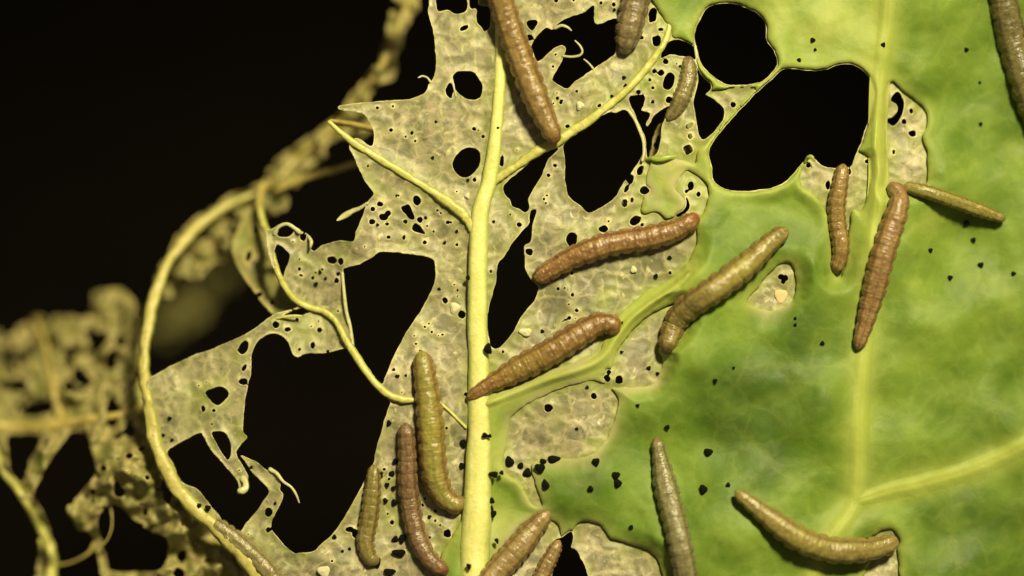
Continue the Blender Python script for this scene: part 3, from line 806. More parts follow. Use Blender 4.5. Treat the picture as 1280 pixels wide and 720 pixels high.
gC = Grid(180, -48, 560, 420, 2.5)
C_OUT = [(530, -60), (500, -60), (487, 30), (476, 70), (452, 105), (430, 136), (412, 158), (375, 180), (345, 200), (325, 228), (290, 248), (255, 268),
         (225, 296), (205, 333), (196, 366), (208, 376), (220, 352), (250, 348), (262, 330), (285, 322), (303, 305), (316, 278), (342, 270),
         (362, 250), (372, 232), (386, 212), (402, 196), (412, 178), (440, 172), (468, 160), (464, 140), (462, 116), (474, 104), (492, 96), (494, 70), (508, 40), (524, 0)]
FC = np.full(gC.X.shape, 60.0)
apply_poly(gC, FC, C_OUT, False)
for h in [ell(353, 223, 6, 5), ell(336, 221, 4.5, 4), ell(255, 296, 13, 6, -25), ell(452, 146, 10, 5), ell(390, 190, 5), ell(280, 300, 8, 5, -30), ell(450, 160, 10, 3), ell(300, 275, 6, 4), ell(480, 88, 4)]:
    apply_poly(gC, FC, h, True)
FC = np.minimum(FC, 16 * (0.40 - vnoise(gC.X, gC.Y, 22, 5)))
FC = FC + 2.0 * vnoise(gC.X, gC.Y, 10, 3) + 5.0 * vnoise(gC.X, gC.Y, 26, 4) + 1.5
zC_ = lambda px, py: -0.0165 + 0.002 * vnoise(px, py, 60, 2) + 0.0022 * vnoise(px, py, 20, 4) + 0.0006 * vnoise(px, py, 9, 3) + np.clip((px - 400) / 100, 0, 1) * 0.003
o = sheet('curled_rim', gC, FC, zC_, 0.0002, M_FAR, leaf, flat_attrs(gC, FC, 0.15))
gD = Grid(270, 230, 400, 410, 2)
FD = np.full(gD.X.shape, 60.0)
apply_poly(gD, FD, [(322, 258), (335, 300), (343, 335), (358, 368), (376, 384), (360, 391), (345, 394), (334, 386), (320, 368), (307, 350), (296, 330), (290, 308), (298, 285), (308, 262)], False)
for h in [ell(325, 368, 3, 3.4), ell(340, 378, 3), ell(311, 320, 3, 8, 10), ell(318, 288, 4, 5)]: apply_poly(gD, FD, h, True)
FD = FD + 0.8 * vnoise(gD.X, gD.Y, 8, 1) + 1.2 * vnoise(gD.X, gD.Y, 20, 2)
zD_ = lambda px, py: np.interp(py, [255, 300, 390], [-0.013, -0.0085, -0.0042]) + (px - 340) * 0.00002 + 0.0006 * vnoise(px, py, 25, 3)
sheet('torn_lamina', gD, FD, zD_, 0.00015, M_FAR, leaf, flat_attrs(gD, FD, 0.5))
gE = Grid(180, 320, 340, 460, 3)
FE = np.full(gE.X.shape, 60.0)
apply_poly(gE, FE, [(190, 400), (212, 380), (240, 365), (270, 340), (290, 338), (285, 358), (262, 385), (235, 408), (208, 424), (192, 425)], False)
FE = np.minimum(FE, 20 * (0.10 - vnoise(gE.X, gE.Y, 16, 5)))
FE = FE + 2 * vnoise(gE.X, gE.Y, 20, 2)
sheet('torn_lamina', gE, FE, lambda px, py: -0.075 + 0.0001 * (px - 250) + 0.002 * vnoise(px, py, 40, 3), 0.0002, M_FAR, leaf, flat_attrs(gE, FE, 0.6))
# shredded second layer glimpsed through the holes by the big flap
gF = Grid(770, 130, 870, 300, 2)
FF = np.full(gF.X.shape, 60.0)
apply_poly(gF, FF, [(812, 195), (818, 165), (830, 150), (840, 128), (866, 135), (870, 170), (862, 195), (830, 215), (822, 262), (800, 275), (776, 262), (778, 245), (795, 228)], False)
for h in [ell(800, 216, 4, 6), ell(822, 178, 4, 9, 20)]: apply_poly(gF, FF, h, True)
FF = FF + 1.5 * vnoise(gF.X, gF.Y, 9, 3)
sheet('torn_lamina', gF, FF, lambda px, py: zA0(px, py) - 0.0022 + 0.0006 * vnoise(px, py, 20, 4), 0.00012, M_FAR, leaf, flat_attrs(gF, FF, 0.6))

vein('vein_branch', [(-46, 528, 7), (0, 532, 7), (40, 535, 7), (75, 530, 8), (100, 526, 7), (150, 518, 4), (182, 505, 3)], zB_, M_DRYV, 0.8, 0.4, 0.12, seed=2)
vein('vein_branch', [(78, 528, 7), (70, 500, 5), (64, 465, 4), (56, 430, 3.5), (46, 400, 3)], zB_, M_DRYV, 0.9, 0.4, 0.1, seed=3)
vein('vein_branch', [(-6, 560, 5), (5, 590, 5), (22, 612, 5), (42, 645, 5), (58, 675, 6), (66, 700, 7), (62, 730, 8), (60, 770, 8)], zB_, M_VEIN, 0.9, 0.4, 0.1, seed=4)
vein('vein_branch', [(526, -46, 4), (500, 30, 4), (482, 72, 5), (455, 112, 3), (425, 152, 2.6), (380, 190, 3.5), (340, 228, 4), (322, 240, 3.5)], lambda a, b: zC_(a, b), M_DRYV, 0.9, 0.4, 0.3, seed=5)
vein('vein_branch', [(328, 232, 5), (324, 250, 5), (325, 266, 4.5)], interp_z([(232, -0.015), (266, -0.0095)]), M_DRYV, 0.9, 0.4, 0.1, seed=2)
vein('vein_branch', [(446, 204, 4), (420, 212, 4), (395, 218, 4), (368, 228, 4.5), (345, 238, 3)], lambda a, b: np.interp(a, [340, 446], [-0.015, -0.012]), M_DRYV, 0.9, 0.4, 0.1, seed=3)
vein('vein_branch', [(414, 152, 3.5), (440, 156, 4), (466, 161, 4)], lambda a, b: np.interp(a, [414, 466], [-0.003, -0.006]), M_DRYV, 0.9, 0.4, 0.1, seed=4)

def shred(pts, zoff, zf=zA, mat=None, r=1.5):
    p = [(x, y, w) for x, y, w in pts]
    base = zf(np.array([pts[0][0]], float), np.array([pts[0][1]], float))[0]
    q = crom(p, 6, False)
    t = np.linspace(0, 1, len(q))
    z = base + zoff * np.sin(t * 2.2) + 0.0001
    P = to_world(q[:, 0], q[:, 1], z)
    return new_obj('leaf_shred', tube_mesh('leaf_shred', P, q[:, 2] * S, 0.45, 10, 0.12, 3), mat or M_MEMV, leaf)
M_MEMV = make_vein('pale_shred', (0.58, 0.55, 0.32), (0.46, 0.48, 0.22), (0.40, 0.36, 0.18))
shred([(704, 70, 1.6), (715, 71, 1.6), (725, 69, 1.6), (728, 64, 1.4), (725, 57, 1.4), (719, 51, 1)], 0.0006)
shred([(741, 85, 1.5), (736, 79, 1.2), (730, 74, 0.8)], -0.0006)
shred([(694, 35, 2.4), (702, 32, 2), (709, 34, 1.6), (714, 38, 1)], 0.0006)
shred([(538, 102, 1.6), (534, 97, 1.3), (528, 95, 1.2), (523, 97, 0.8)], -0.0005)
shred([(459, 254, 2), (450, 260, 2.6), (440, 264, 3.2), (430, 270, 4), (422, 275, 1.5)], -0.0008)
shred([(338, 587, 3), (346, 592, 2.5), (354, 602, 1.8), (364, 609, 1.6), (370, 618, 1.6), (374, 628, 1)], 0.0006)
shred([(304, 598, 5), (307, 604, 4), (306, 611, 4.5), (300, 614, 4.5), (298, 616, 2)], 0.0008)
shred([(787, 140, 2), (794, 150, 2.2), (799, 162, 2), (804, 175, 2.2), (805, 190, 2), (803, 200, 2)], 0.0001)
shred([(808, 200, 1.5), (814, 198, 2.8), (824, 199, 3.4), (834, 197, 3.2), (845, 195, 1)], 0.0012, mat=M_VEING)
shred([(869, 58, 2), (871, 72, 2), (874, 85, 2), (880, 95, 2.2), (890, 104, 2.5)], 0.0003)
shred([(138, 632, 1.4), (140, 648, 0.9), (139, 662, 0.9), (133, 676, 0.9), (126, 682, 1.4)], 0.001, zB_, M_DRYV)
shred([(70, 706, 2), (85, 704, 1.3), (100, 698, 1.3), (112, 690, 2), (118, 680, 3), (122, 672, 1.5)], 0.001, zB_, M_DRYV)
shred([(52, 688, 4), (50, 678, 3), (49, 674, 2)], 0.001, zB_, M_VEIN)
shred([(428, 342, 2), (430, 365, 2.2), (433, 390, 2.2), (438, 410, 2.2), (441, 432, 2)], 0.0002)
shred([(1006, 204, 2), (1010, 197, 2.5), (1015, 196, 2), (1018, 202, 1)], 0.0012, mat=M_VEING)
shred([(566, 104, 1.2), (568, 112, 1.2), (570, 120, 1.2)], 0.0001)
shred([(344, 292, 3), (348, 284, 2.4), (358, 280, 2.2), (368, 285, 2.4), (374, 290, 3)], 0.0006)
shred([(386, 296, 2), (389, 302, 2.5), (388, 309, 1.5)], 0.0006)
shred([(346, 398, 1.4), (355, 396, 1.8), (366, 395, 1.8), (376, 395, 1.4)], 0.0003, mat=M_VEIN)
shred([(190, 636, 1), (205, 636, 1.8), (219, 635, 1)], 0.0003, zB_, M_VEING)

# ------------------------------------------------------------------ caterpillars
def hsv(c, k): return np.array(c) * k
HEADM = {}
LEG_ME = None
def leg_mesh():
    n = 7
    P = np.array([[0, 0, 0.00002], [0.00018, 0, -0.00005], [0.0003, 0.00002, -0.0002], [0.00034, 0.00004, -0.00036], [0.00033, 0.00006, -0.00046], [0.0003, 0.00006, -0.00052], [0.00028, 0.00006, -0.00055]])
    R = np.array([0.00016, 0.00015, 0.00013, 0.0001, 0.00007, 0.00004, 0.00001])
    return tube_mesh('leg', P, R, 1.0, 8)
m, nt, b = mat_new('caterpillar_leg')
n_ = noise_n(nt, 2500, 2, 0.5, 0, coord(nt)).outputs['Fac']
nt.links.new(ramp(nt, n_, [(0.3, (0.03, 0.018, 0.010)), (0.8, (0.10, 0.06, 0.03))]), b.inputs['Base Color'])
b.inputs['Roughness'].default_value = 0.4
M_LEG = m
LEG_ME = leg_mesh(); LEG_ME.materials.append(M_LEG)

def caterpillar(pts, Rpx, top, side, stripe, label, tail=0.55, headr=0.8, lift=0.0, head_col=(0.30, 0.13, 0.07), nseg=13, spots=0.6, seed=1,
                tilt=0.0, zf=None, head=True, seg_depth=0.04, group='caterpillars feeding on the leaf', mid=None, press=0.78, endlift=(0, 0), yellow_patch=None):
    rs = np.random.RandomState(seed)
    Rpx = Rpx * 0.9
    q = crom([(x, y) for x, y in pts], 40, False)
    # resample evenly
    L = np.concatenate([[0], np.cumsum(np.linalg.norm(np.diff(q, axis=0), axis=1))])
    n = int(max(90, min(300, L[-1] * 1.25)))
    sarr = np.linspace(0, L[-1], n)
    px = np.interp(sarr, L, q[:, 0]); py = np.interp(sarr, L, q[:, 1])
    t = sarr / L[-1]
    z = (zf or zsurf)(px, py)
    k = max(6, int(n * 0.10))
    z = np.convolve(np.concatenate([np.full(k, z[0]), z, np.full(k, z[-1])]), np.ones(2 * k + 1) / (2 * k + 1), 'valid')
    # body profile
    Lr = L[-1] / Rpx
    cap = 1.1 / Lr
    prof = np.sqrt(np.clip(1 - (1 - np.clip(t / cap, 0, 1)) ** 2, 0.0004, 1))
    prof *= tail + (1 - tail) * smooth(0, 0.42, t)
    hc = 0.9 * headr / Lr
    prof *= headr + (1 - headr) * smooth(0, 0.28, 1 - t)
    prof *= np.sqrt(np.clip(1 - (1 - np.clip((1 - t) / hc, 0, 1)) ** 2, 0.0004, 1))
    if mid: prof *= np.interp(t, *mid)
    R = Rpx * S * prof
    z = z + press * R.max() * (0.35 + 0.65 * prof) + lift + endlift[0] * (1 - smooth(0, 0.3, t)) + endlift[1] * smooth(0.7, 1, t)
    P = to_world(px, py, z)
    # shrink radii to the plane they sit at
    T = np.gradient(P, axis=0); T /= np.linalg.norm(T, axis=1)[:, None]
    sd = np.cross(T, [0, 0, 1.0]); sd /= np.linalg.norm(sd, axis=1)[:, None]
    U = np.cross(sd, T)
    na = 44
    a = np.linspace(0, 2 * np.pi, na, endpoint=False)[None]     # 0 = dorsal
    tt = t[:, None]
    ph = tt * nseg
    fr = ph - np.floor(ph)
    r = np.ones((n, na))
    crease = np.exp(-(np.minimum(fr, 1 - fr) / 0.07) ** 2)
    cmod = np.clip(0.6 + 0.9 * vnoise(sarr[:, None] + 0 * a, a * 10 + 0 * tt, 20, seed + 4), 0.1, 1.3)
    sidew = np.exp(-((np.abs(((a + np.pi) % (2 * np.pi)) - np.pi) - 1.6) / 0.55) ** 2)
    r *= 1 - seg_depth * crease * cmod * (0.35 + 1.4 * sidew)
    r *= 1 + (0.035 + 0.5 * seg_depth) * sidew * (np.sin(np.pi * fr) - 0.5)
    for off, dp in ((0.36, 0.35), (0.62, 0.4), (0.82, 0.25)):
        r *= 1 - seg_depth * dp * np.exp(-((fr - off) / 0.045) ** 2)
    r *= 1 + 0.03 * np.sin(np.pi * fr)
    # lateral fold and flattened belly
    r *= 1 + 0.06 * np.exp(-((np.abs(((a + np.pi) % (2 * np.pi)) - np.pi) - 1.75) / 0.22) ** 2) * (0.6 + 0.6 * np.sin(np.pi * fr))
    aa = np.abs(((a + np.pi) % (2 * np.pi)) - np.pi) + 0 * tt
    segi = np.floor(ph + 1e-6)
    # prolegs: stubby continuous outgrowths on segments counted from the tail
    for sg in (0, 3, 4, 5, 6):
        cen = (sg + 0.5)
        r += 0.30 * np.exp(-((ph - cen) / 0.22) ** 2) * np.exp(-((aa - 2.35) / 0.22) ** 2)
    # tubercles
    spot = np.zeros((n, na))
    for ang, offs in ((0.30, (0.28,)), (0.62, (0.55,)), (1.15, (0.42,)), (1.55, (0.30, 0.66))):
        for of in offs:
            gphi = np.exp(-((aa - ang) / 0.085) ** 2) * np.exp(-((fr - of) / 0.085) ** 2)
            spot = np.maximum(spot, gphi)
    r += 0.035 * spot
    arc = sarr[:, None] + 0 * a
    r *= 1 + 0.035 * vnoise(arc, a * 14 + 0 * tt, 5, seed) + 0.045 * vnoise(arc, a * 14 + 0 * tt, 14, seed + 1)
    rr = R[:, None] * r
    V = P[:, None] + sd[:, None] * (np.sin(a) * rr)[..., None] + U[:, None] * (np.cos(a) * rr * np.where(np.cos(a) < 0, 0.82, 0.92))[..., None]
    V = V.reshape(-1, 3)
    i = np.arange(n - 1)[:, None] * na; kk = np.arange(na)[None]; k2 = (kk + 1) % na
    qd = np.stack([i + kk, i + k2, i + na + k2, i + na + kk], -1).reshape(-1, 4)
    me = mesh_from_arrays('caterpillar', V, [qd, np.arange(na)[None, ::-1], (n - 1) * na + np.arange(na)[None]])
    # pigment
    top, side, stripe = map(np.array, (top, side, stripe))
    w = smooth(0.55, 1.25, aa)[..., None]
    pig = top * (1 - w) + side * w
    sub = np.exp(-((aa - 0.55) / 0.12) ** 2)[..., None] * 0.9
    pig = pig * (1 - sub) + stripe * sub
    dl = np.exp(-(aa / 0.10) ** 2)[..., None] * 0.5
    pig = pig * (1 - dl) + pig * 0.55 * dl
    dk = np.exp(-((aa - 0.88) / 0.15) ** 2)[..., None] * 0.8
    pig = pig * (1 - dk) + side * 0.45 * dk
    lat = np.exp(-((aa - 1.75) / 0.2) ** 2)[..., None] * 0.5
    pig = pig * (1 - lat) + stripe * 1.05 * lat
    if yellow_patch:  # yellowish patch of skin colour on the back, centred along the body
        gw = (yellow_patch[1] * np.exp(-((t - yellow_patch[0]) / 0.16) ** 2))[:, None, None] * np.exp(-(aa / 0.9) ** 2)[..., None]
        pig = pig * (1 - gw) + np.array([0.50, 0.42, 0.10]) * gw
    mot = (0.5 + 0.5 * vnoise(arc, a * 16 + 0 * tt, 7, seed + 2))[..., None]
    pig = pig * (0.74 + 0.48 * mot)
    mot2 = smooth(0.1, 0.7, vnoise(arc, a * 9 + 0 * tt, 26, seed + 3))[..., None]
    pig = pig * (1 - 0.35 * mot2) + (stripe * 0.9) * 0.35 * mot2
    pig = pig * (1 - 0.12 * (crease * cmod)[..., None])
    sp = (spots * np.clip(spot * 1.6 - 0.3, 0, 1))[..., None]
    pig = pig * (1 - sp) + np.array([0.62, 0.52, 0.36]) * sp
    endm = smooth(1 - 1.2 * hc, 1, tt)[..., None] * 0.6 + 0 * pig
    pig = pig * (1 - endm) + np.array(head_col) * endm
    add_attr(me, 'pigment', np.clip(pig * np.array([0.62, 0.67, 0.48]), 0, 1).reshape(-1, 3))
    body = new_obj('caterpillar', me, M_SKIN)
    tag(body, label, 'caterpillar', group)
    if head:
        hk = tuple(round(c, 3) for c in head_col)
        if hk not in HEADM: HEADM[hk] = make_head_mat('caterpillar_head', (head_col[0] * 0.62, head_col[1] * 0.72, head_col[2] * 0.62))
        # bilobed capsule set into the front end
        nu, nv = 18, 24
        th = np.linspace(0.001, np.pi - 0.001, nu)[:, None]; fi = np.linspace(0, 2 * np.pi, nv, endpoint=False)[None]
        hr = Rpx * S * headr * 0.80
        lob = 1 - 0.10 * np.exp(-(np.sin(fi) / 0.22) ** 2) * (np.cos(fi) > 0)      # groove on top
        X = np.cos(th) * hr * 0.95 + 0 * fi; Yv = np.sin(th) * np.sin(fi) * hr * lob; Z = np.sin(th) * np.cos(fi) * hr * 0.85 * lob
        j = int(n * (1 - 0.36 * hc))
        Pm = P[j]; Tm = T[min(j, n - 2)]
        HV = Pm + X[..., None] * Tm + Yv[..., None] * sd[j] + Z[..., None] * U[j]
        ii = np.arange(nu - 1)[:, None] * nv; kk = np.arange(nv)[None]; k2 = (kk + 1) % nv
        hq = np.stack([ii + kk, ii + k2, ii + nv + k2, ii + nv + kk], -1).reshape(-1, 4)
        hm = mesh_from_arrays('head', HV.reshape(-1, 3), [hq[:, ::-1]])
        new_obj('head', hm, HEADM[hk], body)
        # three pairs of true legs behind the head
        for sg in (nseg - 1.6, nseg - 2.4, nseg - 3.2):
            j = int(np.clip(sg / nseg, 0, 1) * (n - 1))
            for sgn in (-1, 1):
                lo = bpy.data.objects.new('leg', LEG_ME); col.objects.link(lo); lo.parent = body
                o_ = P[j] + sd[j] * sgn * R[j] * 0.72 - U[j] * R[j] * 0.45
                x = sd[j] * sgn; zz = U[j]; y = np.cross(zz, x)
                k_ = Rpx / 14
                M = Matrix(((x[0] * k_, y[0] * k_, zz[0] * k_, o_[0]), (x[1] * k_, y[1] * k_, zz[1] * k_, o_[1]), (x[2] * k_, y[2] * k_, zz[2] * k_, o_[2]), (0, 0, 0, 1)))
                lo.matrix_local = M
    return body

BR = (0.34, 0.17, 0.075); TAN = (0.42, 0.27, 0.13); PINK = (0.42, 0.24, 0.14); OL = (0.34, 0.27, 0.12); GRY = (0.33, 0.29, 0.19); PUR = (0.30, 0.17, 0.12)
caterpillar([(608, -60), (622, -15), (640, 42), (658, 92), (676, 136), (694, 174)], 17.5, (0.40, 0.24, 0.11), (0.34, 0.18, 0.08), (0.48, 0.33, 0.15),
            'tan brown caterpillar lying across the thin end of the midrib, head on side vein', tail=0.9, headr=0.72, lift=0.0012, head_col=(0.34, 0.14, 0.08), nseg=14, spots=0.3, seed=11)
caterpillar([(806, -40), (797, -5), (789, 25), (780, 62)], 18, (0.30, 0.22, 0.15), (0.27, 0.18, 0.13), (0.36, 0.28, 0.19),
            'mottled grey brown caterpillar hanging beside the ragged black hole with thin shreds', tail=0.9, headr=0.75, head_col=(0.30, 0.20, 0.15), nseg=7, spots=0.7, seed=12)
caterpillar([(833, 150), (845, 136), (856, 112), (861, 92), (860, 74)], 11.5, (0.34, 0.27, 0.15), (0.30, 0.24, 0.13), (0.38, 0.32, 0.18),
            'short dull grey caterpillar squeezed between perforated lobe and black slit', tail=0.7, headr=0.85, lift=-0.0006, head_col=(0.32, 0.18, 0.11), spots=0.2, seed=13)
caterpillar([(668, 350), (690, 336), (722, 319), (762, 305), (805, 298), (838, 290), (858, 280), (869, 272)], 16, (0.37, 0.18, 0.085), (0.36, 0.15, 0.075), (0.46, 0.28, 0.13),
            'reddish brown caterpillar with shiny red head on grey skin above another brown one', tail=0.75, headr=0.78, head_col=(0.42, 0.12, 0.06), spots=0.95, seed=14)
caterpillar([(584, 498), (612, 481), (645, 463), (685, 442), (722, 419), (748, 405), (764, 406), (767, 414)], 17.5, (0.36, 0.185, 0.08), (0.32, 0.14, 0.06), (0.42, 0.26, 0.10),
            'stout brown caterpillar with its narrow tail across the midrib', tail=0.5, headr=0.74, head_col=(0.34, 0.15, 0.07), spots=0.8, seed=15, yellow_patch=(0.4, 0.35))
caterpillar([(984, 287), (962, 304), (932, 332), (898, 358), (866, 380), (848, 398), (838, 420), (833, 438)], 17.5, (0.36, 0.27, 0.11), (0.31, 0.18, 0.09), (0.42, 0.33, 0.13),
            'olive brown caterpillar reaching from the green blade into an eaten patch, dark head', tail=0.68, headr=0.72, head_col=(0.12, 0.075, 0.04), spots=0.3, seed=16, yellow_patch=(0.36, 0.7), seg_depth=0.065)
caterpillar([(1054, 206), (1050, 232), (1046, 258), (1047, 282), (1051, 304), (1050, 322), (1044, 338)], 12, (0.42, 0.26, 0.11), (0.36, 0.20, 0.09), (0.46, 0.31, 0.14),
            'small tan caterpillar in an eaten strip below the largest black hole', tail=0.8, headr=0.8, head_col=(0.20, 0.11, 0.08), spots=0.4, seed=17)
caterpillar([(1072, 436), (1080, 410), (1091, 370), (1101, 330), (1112, 292), (1122, 262), (1124, 244), (1114, 232)], 16, PINK, (0.40, 0.22, 0.12), (0.50, 0.32, 0.18),
            'pinkish brown caterpillar lying straight along the green side vein', tail=0.58, headr=0.7, head_col=(0.38, 0.18, 0.11), spots=0.4, seed=18, seg_depth=0.065)
caterpillar([(1130, 233), (1160, 240), (1195, 252), (1228, 264), (1254, 273)], 9.5, (0.40, 0.34, 0.11), (0.34, 0.24, 0.08), (0.48, 0.42, 0.16),
            'slim yellowish caterpillar stretched out sideways from the pinkish one', tail=0.9, headr=0.75, lift=0.0006, head_col=(0.34, 0.24, 0.10), spots=0.1, seed=19, seg_depth=0.04)
caterpillar([(1238, -60), (1253, -5), (1266, 50), (1284, 110), (1306, 170), (1320, 200)], 20, (0.25, 0.21, 0.11), (0.22, 0.17, 0.085), (0.29, 0.24, 0.13),
            'thick smooth grey tan caterpillar alone on the green blade farthest from the midrib', tail=0.8, headr=0.8, lift=-0.0004, spots=0.05, seed=20, seg_depth=0.02)
caterpillar([(527, 440), (532, 475), (537, 515), (540, 555), (543, 590), (552, 616), (566, 629), (579, 628)], 17.5, (0.42, 0.37, 0.12), (0.38, 0.21, 0.09), (0.46, 0.31, 0.12),
            'yellow green caterpillar with orange sides lying close beside the thick midrib', tail=0.78, headr=0.72, head_col=(0.40, 0.22, 0.09), spots=0.15, seed=21, yellow_patch=(0.42, 0.6), seg_depth=0.05)
caterpillar([(507, 530), (509, 565), (510, 605), (515, 642), (524, 676), (538, 700), (556, 714)], 13, PUR, (0.32, 0.18, 0.11), (0.36, 0.23, 0.15),
            'slender purplish brown caterpillar between the yellow green one and a short tan one', tail=0.85, headr=0.8, head_col=(0.30, 0.10, 0.07), spots=0.2, seed=22, seg_depth=0.06)
caterpillar([(467, 582), (466, 610), (462, 645), (457, 675), (461, 695), (470, 702)], 12, (0.34, 0.27, 0.11), (0.32, 0.21, 0.09), (0.40, 0.31, 0.14),
            'short tan caterpillar at the edge of the largest torn opening among frass', tail=0.75, headr=0.78, head_col=(0.36, 0.24, 0.12), spots=0.1, seed=23, seg_depth=0.07)
caterpillar([(686, 640), (668, 660), (645, 688), (620, 716), (590, 756)], 17, (0.46, 0.31, 0.17), (0.40, 0.23, 0.12), (0.50, 0.36, 0.19),
            'pinkish tan caterpillar slanting against the thick end of the midrib', tail=0.7, headr=0.9, spots=0.1, seed=24, seg_depth=0.05, head=False)
caterpillar([(699, 676), (690, 694), (678, 718), (662, 756)], 11, (0.42, 0.27, 0.16), (0.36, 0.21, 0.12), (0.46, 0.31, 0.17),
            'pale brown caterpillar end at a narrow black hole next to the pinkish tan one', tail=0.75, headr=0.9, spots=0.1, seed=25, seg_depth=0.05, head=False, lift=-0.0004)
caterpillar([(862, 780), (859, 730), (852, 688), (842, 645), (831, 602), (821, 550)], 16, GRY, (0.30, 0.26, 0.16), (0.40, 0.36, 0.24),
            'grey caterpillar with beaded sides lying on open green blade', tail=0.9, headr=0.52, head_col=(0.36, 0.22, 0.12), spots=0.15, seed=26, seg_depth=0.065, nseg=16)
caterpillar([(919, 614), (942, 632), (972, 655), (1002, 675), (1038, 687), (1072, 688), (1100, 684), (1118, 677)], 17, (0.42, 0.32, 0.13), (0.38, 0.26, 0.11), (0.48, 0.39, 0.18),
            'olive tan caterpillar curved like a bow below the vein fork, casting a dark shadow', tail=0.52, headr=0.76, lift=0.0008, head_col=(0.46, 0.29, 0.16), spots=0.15, seed=27, yellow_patch=(0.45, 0.4), seg_depth=0.065)
caterpillar([(264, 652), (286, 668), (312, 690), (336, 715), (352, 746)], 13, (0.40, 0.33, 0.20), (0.36, 0.28, 0.16), (0.44, 0.37, 0.22),
            'dull brown caterpillar lying along the thick curved vein', tail=0.85, headr=0.85, spots=0.05, seed=28, seg_depth=0.03, head=False, lift=-0.0006)

# ------------------------------------------------------------------ frass pellets and pale flecks
def pellet_mesh(seed):
    nu, nv = 11, 18
    rs = random.Random(seed)
    th = np.linspace(0.001, np.pi - 0.001, nu)[:, None]; fi = np.linspace(0, 2 * np.pi, nv, endpoint=False)[None]
    r = 1 + 0.16 * np.cos(3 * fi + seed) * np.sin(th) + 0.10 * np.sin(5 * th + seed * 2) + 0.10 * vnoise(fi * 10 + 0 * th, th * 10 + 0 * fi, 6, seed)
    X = np.sin(th) * np.cos(fi) * r; Y = np.sin(th) * np.sin(fi) * r; Z = np.cos(th) * r + 0 * fi
    V = np.stack([X, Y, Z], -1).reshape(-1, 3)
    ii = np.arange(nu - 1)[:, None] * nv; kk = np.arange(nv)[None]; k2 = (kk + 1) % nv
    qd = np.stack([ii + kk, ii + nv + kk, ii + nv + k2, ii + k2], -1).reshape(-1, 4)
    return mesh_from_arrays('frass_pellet', V, [qd])
PEL = [pellet_mesh(s) for s in range(1, 7)]
for p_ in PEL: p_.materials.append(M_FRASS)
def pellet(x, y, rx, ry, label, group, k):
    o = bpy.data.objects.new('frass_pellet', PEL[k % 6]); col.objects.link(o)
    zz = float(zsurf(np.array([x], float), np.array([y], float))[0])
    dm = math.hypot(x - 597, 0)
    if x < 630 and x > 583 and y > 280: zz += 0.0009
    if x > 230 and x < 270 and y > 600: zz += 0.0008
    rz = min(rx, ry) * 0.75
    w = to_world(np.array([x], float), np.array([y], float), np.array([zz + rz * S * 0.7]))[0]
    o.location = w; o.scale = (rx * S * 0.92, ry * S * 0.92, rz * S)
    o.rotation_euler = (0, 0, random.Random(k).uniform(-0.4, 0.4))
    tag(o, label, 'frass', group)
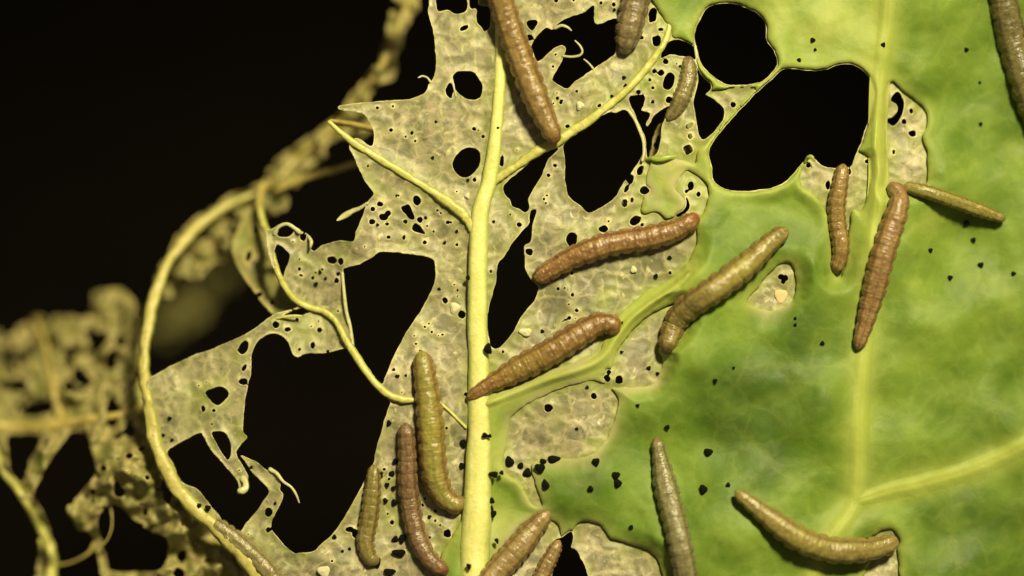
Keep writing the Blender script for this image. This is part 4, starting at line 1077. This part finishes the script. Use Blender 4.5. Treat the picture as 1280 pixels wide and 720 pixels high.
CL = {
 ('black frass pellet in the cluster under the beige eaten patch right of the midrib', 'frass cluster under the beige eaten patch'):
   [(637, 577, 5.5, 7), (651, 582, 4, 4), (659, 591, 5.5, 5.5), (675, 585, 7, 6), (679, 577, 4.5, 4), (692, 574, 8, 5), (682, 606, 4.5, 7), (627, 591, 3, 3), (617, 593, 6, 4)],
 ('black frass pellet on plain green blade between beige patch and grey caterpillar', 'frass on the green between patch and grey caterpillar'):
   [(745, 577, 5, 5), (770, 594, 5.5, 5), (772, 604, 5, 5.5), (738, 611, 4, 4), (789, 659, 3, 3), (797, 507, 2.5, 2.3), (834, 534, 3.6, 3)],
 ('black frass pellet on green blade between the grey and the bow shaped caterpillars', 'frass between the grey and bow shaped caterpillars'):
   [(885.5, 565, 6, 5), (879, 612, 5, 6.5), (910, 606, 3, 3)],
 ('small dark frass pellet stuck along the thick part of the midrib', 'frass along the lower midrib'):
   [(614, 626, 4.5, 4.5), (613, 635, 4, 4), (616, 642, 5, 5), (621, 676, 2.6, 4), (586, 708, 3, 4.2), (606, 544, 4, 3.4), (612, 545, 3, 2.6), (610, 436, 5, 7), (579, 554, 4, 5.5), (578, 582, 4.4, 4)],
 ('tiny dark frass speck on the thin end of the midrib', 'speck on the upper midrib'): [(622, 160, 2.8, 2.8)],
 ('small dark frass speck on green blade right of the pinkish caterpillar', 'specks right of the pinkish caterpillar'):
   [(1208, 279, 4, 3.6), (1217, 300, 3.5, 3.5), (1163, 313, 3, 3), (1226, 331, 4, 3.6), (1188, 347, 3.5, 3.5), (1267, 342, 3, 3)],
 ('faint dark frass speck on green blade left of the pinkish caterpillar', 'specks left of the pinkish caterpillar'):
   [(1028, 429, 3, 2.8), (994, 398, 2, 2), (994, 406, 2, 2), (894, 476, 3, 3), (917, 460, 2, 2)],
 ('faint dark speck on pale green blade above the largest black hole', 'specks above the largest hole'):
   [(1016, 50, 3.2, 3), (1019, 62, 2, 2), (999, 75, 3, 2.6), (1104, 56, 3, 3)],
 ('faint dark speck on green blade beside the blurred thick caterpillar', 'specks beside the blurred caterpillar'):
   [(1226, 155, 2.5, 2.5), (1225, 103, 2, 2), (1208, 62, 3, 2.6)],
 ('black frass pellet beside the short tan and purplish caterpillars', 'frass by the short tan caterpillar'):
   [(494, 577, 3.6, 4), (490, 592, 4, 3.6), (476, 594, 3, 4), (484, 606, 3.2, 3), (492, 610, 3.2, 3), (482, 626, 3, 3), (493, 628, 4, 4.2), (472, 704, 4, 7), (494, 674, 4.4, 4),
    (503, 673, 4.4, 6), (537, 646, 2.6, 2.6), (486, 529, 3, 4), (418, 671, 3, 3), (428, 689, 2.2, 1.8), (437, 686, 2, 2.2)],
 ('large oblong lump of black frass beside the purplish caterpillar', 'large lumps by the purplish caterpillar'): [(499, 691, 9, 5), (487, 715, 8, 5)],
 ('tiny black speck on beige papery skin left of the midrib', 'specks on the papery skin left of the midrib'):
   [(472, 281, 2, 2), (532, 272, 2.2, 2), (556, 303, 2, 2), (571, 289, 2, 2), (541, 197, 2, 2.2), (585, 225, 2, 2), (545, 152, 2, 1.6), (549, 361, 2.4, 1.6), (585, 347, 3, 3), (492, 462, 2.4, 1.8), (497, 470, 3, 2), (496, 244, 1.6, 1.6)],
 ('tiny black speck on the torn papery flaps beside the curved vein', 'specks on the torn flaps'):
   [(423, 342, 2.6, 2.4), (400, 340, 2, 3), (407, 348, 2, 2), (395, 355, 2.8, 2.6), (410, 439, 2, 2), (212, 523, 3, 2.8), (204, 544, 2.4, 2.4), (215, 550, 2.4, 2.2), (344, 629, 2, 2), (314, 584, 2.2, 2)],
 ('dark frass pellet on the thick curved vein', 'frass on the curved vein'): [(260, 635, 4, 4), (249, 632, 3, 3.4)],
 ('tiny black speck on grey papery skin right of the midrib', 'specks on the grey skin right of the midrib'):
   [(678, 414, 2.4, 2.4), (734, 484, 2.4, 2), (721, 536, 2.2, 2), (777, 404, 2.2, 2.2), (811, 460, 3, 2.6), (822, 467, 2.6, 2.4), (777, 440, 2.2, 2), (837, 322, 3, 2.4), (820, 345, 3, 3), (617, 277, 2.2, 2), (702, 126, 2, 2), (765, 120, 2.4, 2), (780, 97, 2.6, 2.6), (782, 107, 2.6, 2.4), (768, 12, 2, 2), (816, 127, 2.2, 2)],
}
kx = 0
for (lab, grp), L in CL.items():
    for (x, y, rx, ry) in L:
        pellet(x, y, rx, ry, lab, grp, kx); kx += 1

def fleck(x, y, rx, ry, mat, label):
    me = PEL[int(x) % 6].copy(); me.name = 'pale_fleck'; me.materials.clear(); me.materials.append(mat)
    o = bpy.data.objects.new('pale_fleck', me); col.objects.link(o)
    zz = float(zsurf(np.array([x], float), np.array([y], float))[0])
    o.location = to_world(np.array([x], float), np.array([y], float), np.array([zz + 0.0001]))[0]
    o.scale = (rx * S * 0.95, ry * S * 0.95, 2.6 * S)
    tag(o, label, 'fleck', 'pale flecks on the leaf')
fleck(976, 370, 9, 10, M_PEACH, 'peach coloured fleck in the small eaten window with a heart shaped hole')
fleck(569, 385, 7, 7, M_PALE, 'round cream fleck on grey skin left of the midrib')
fleck(405, 714, 8, 7, M_PALE, 'cream fleck on papery skin near the brown caterpillar on the vein')
fleck(725, 132, 5, 5.5, M_PALE, 'cream fleck above the side vein by the tan brown caterpillar')
fleck(657, 415, 8, 5, M_PALE, 'cream fleck beside the long black slit right of the midrib')
fleck(792, 337, 4, 4.5, M_PALE, 'small cream fleck under the reddish brown caterpillar')
fleck(847, 401, 4.5, 4, M_PALE, 'bright fleck beside the head of the olive brown caterpillar')
fleck(584, 245, 3.5, 4, M_PALE, 'tiny cream fleck below the oval hole left of the midrib')
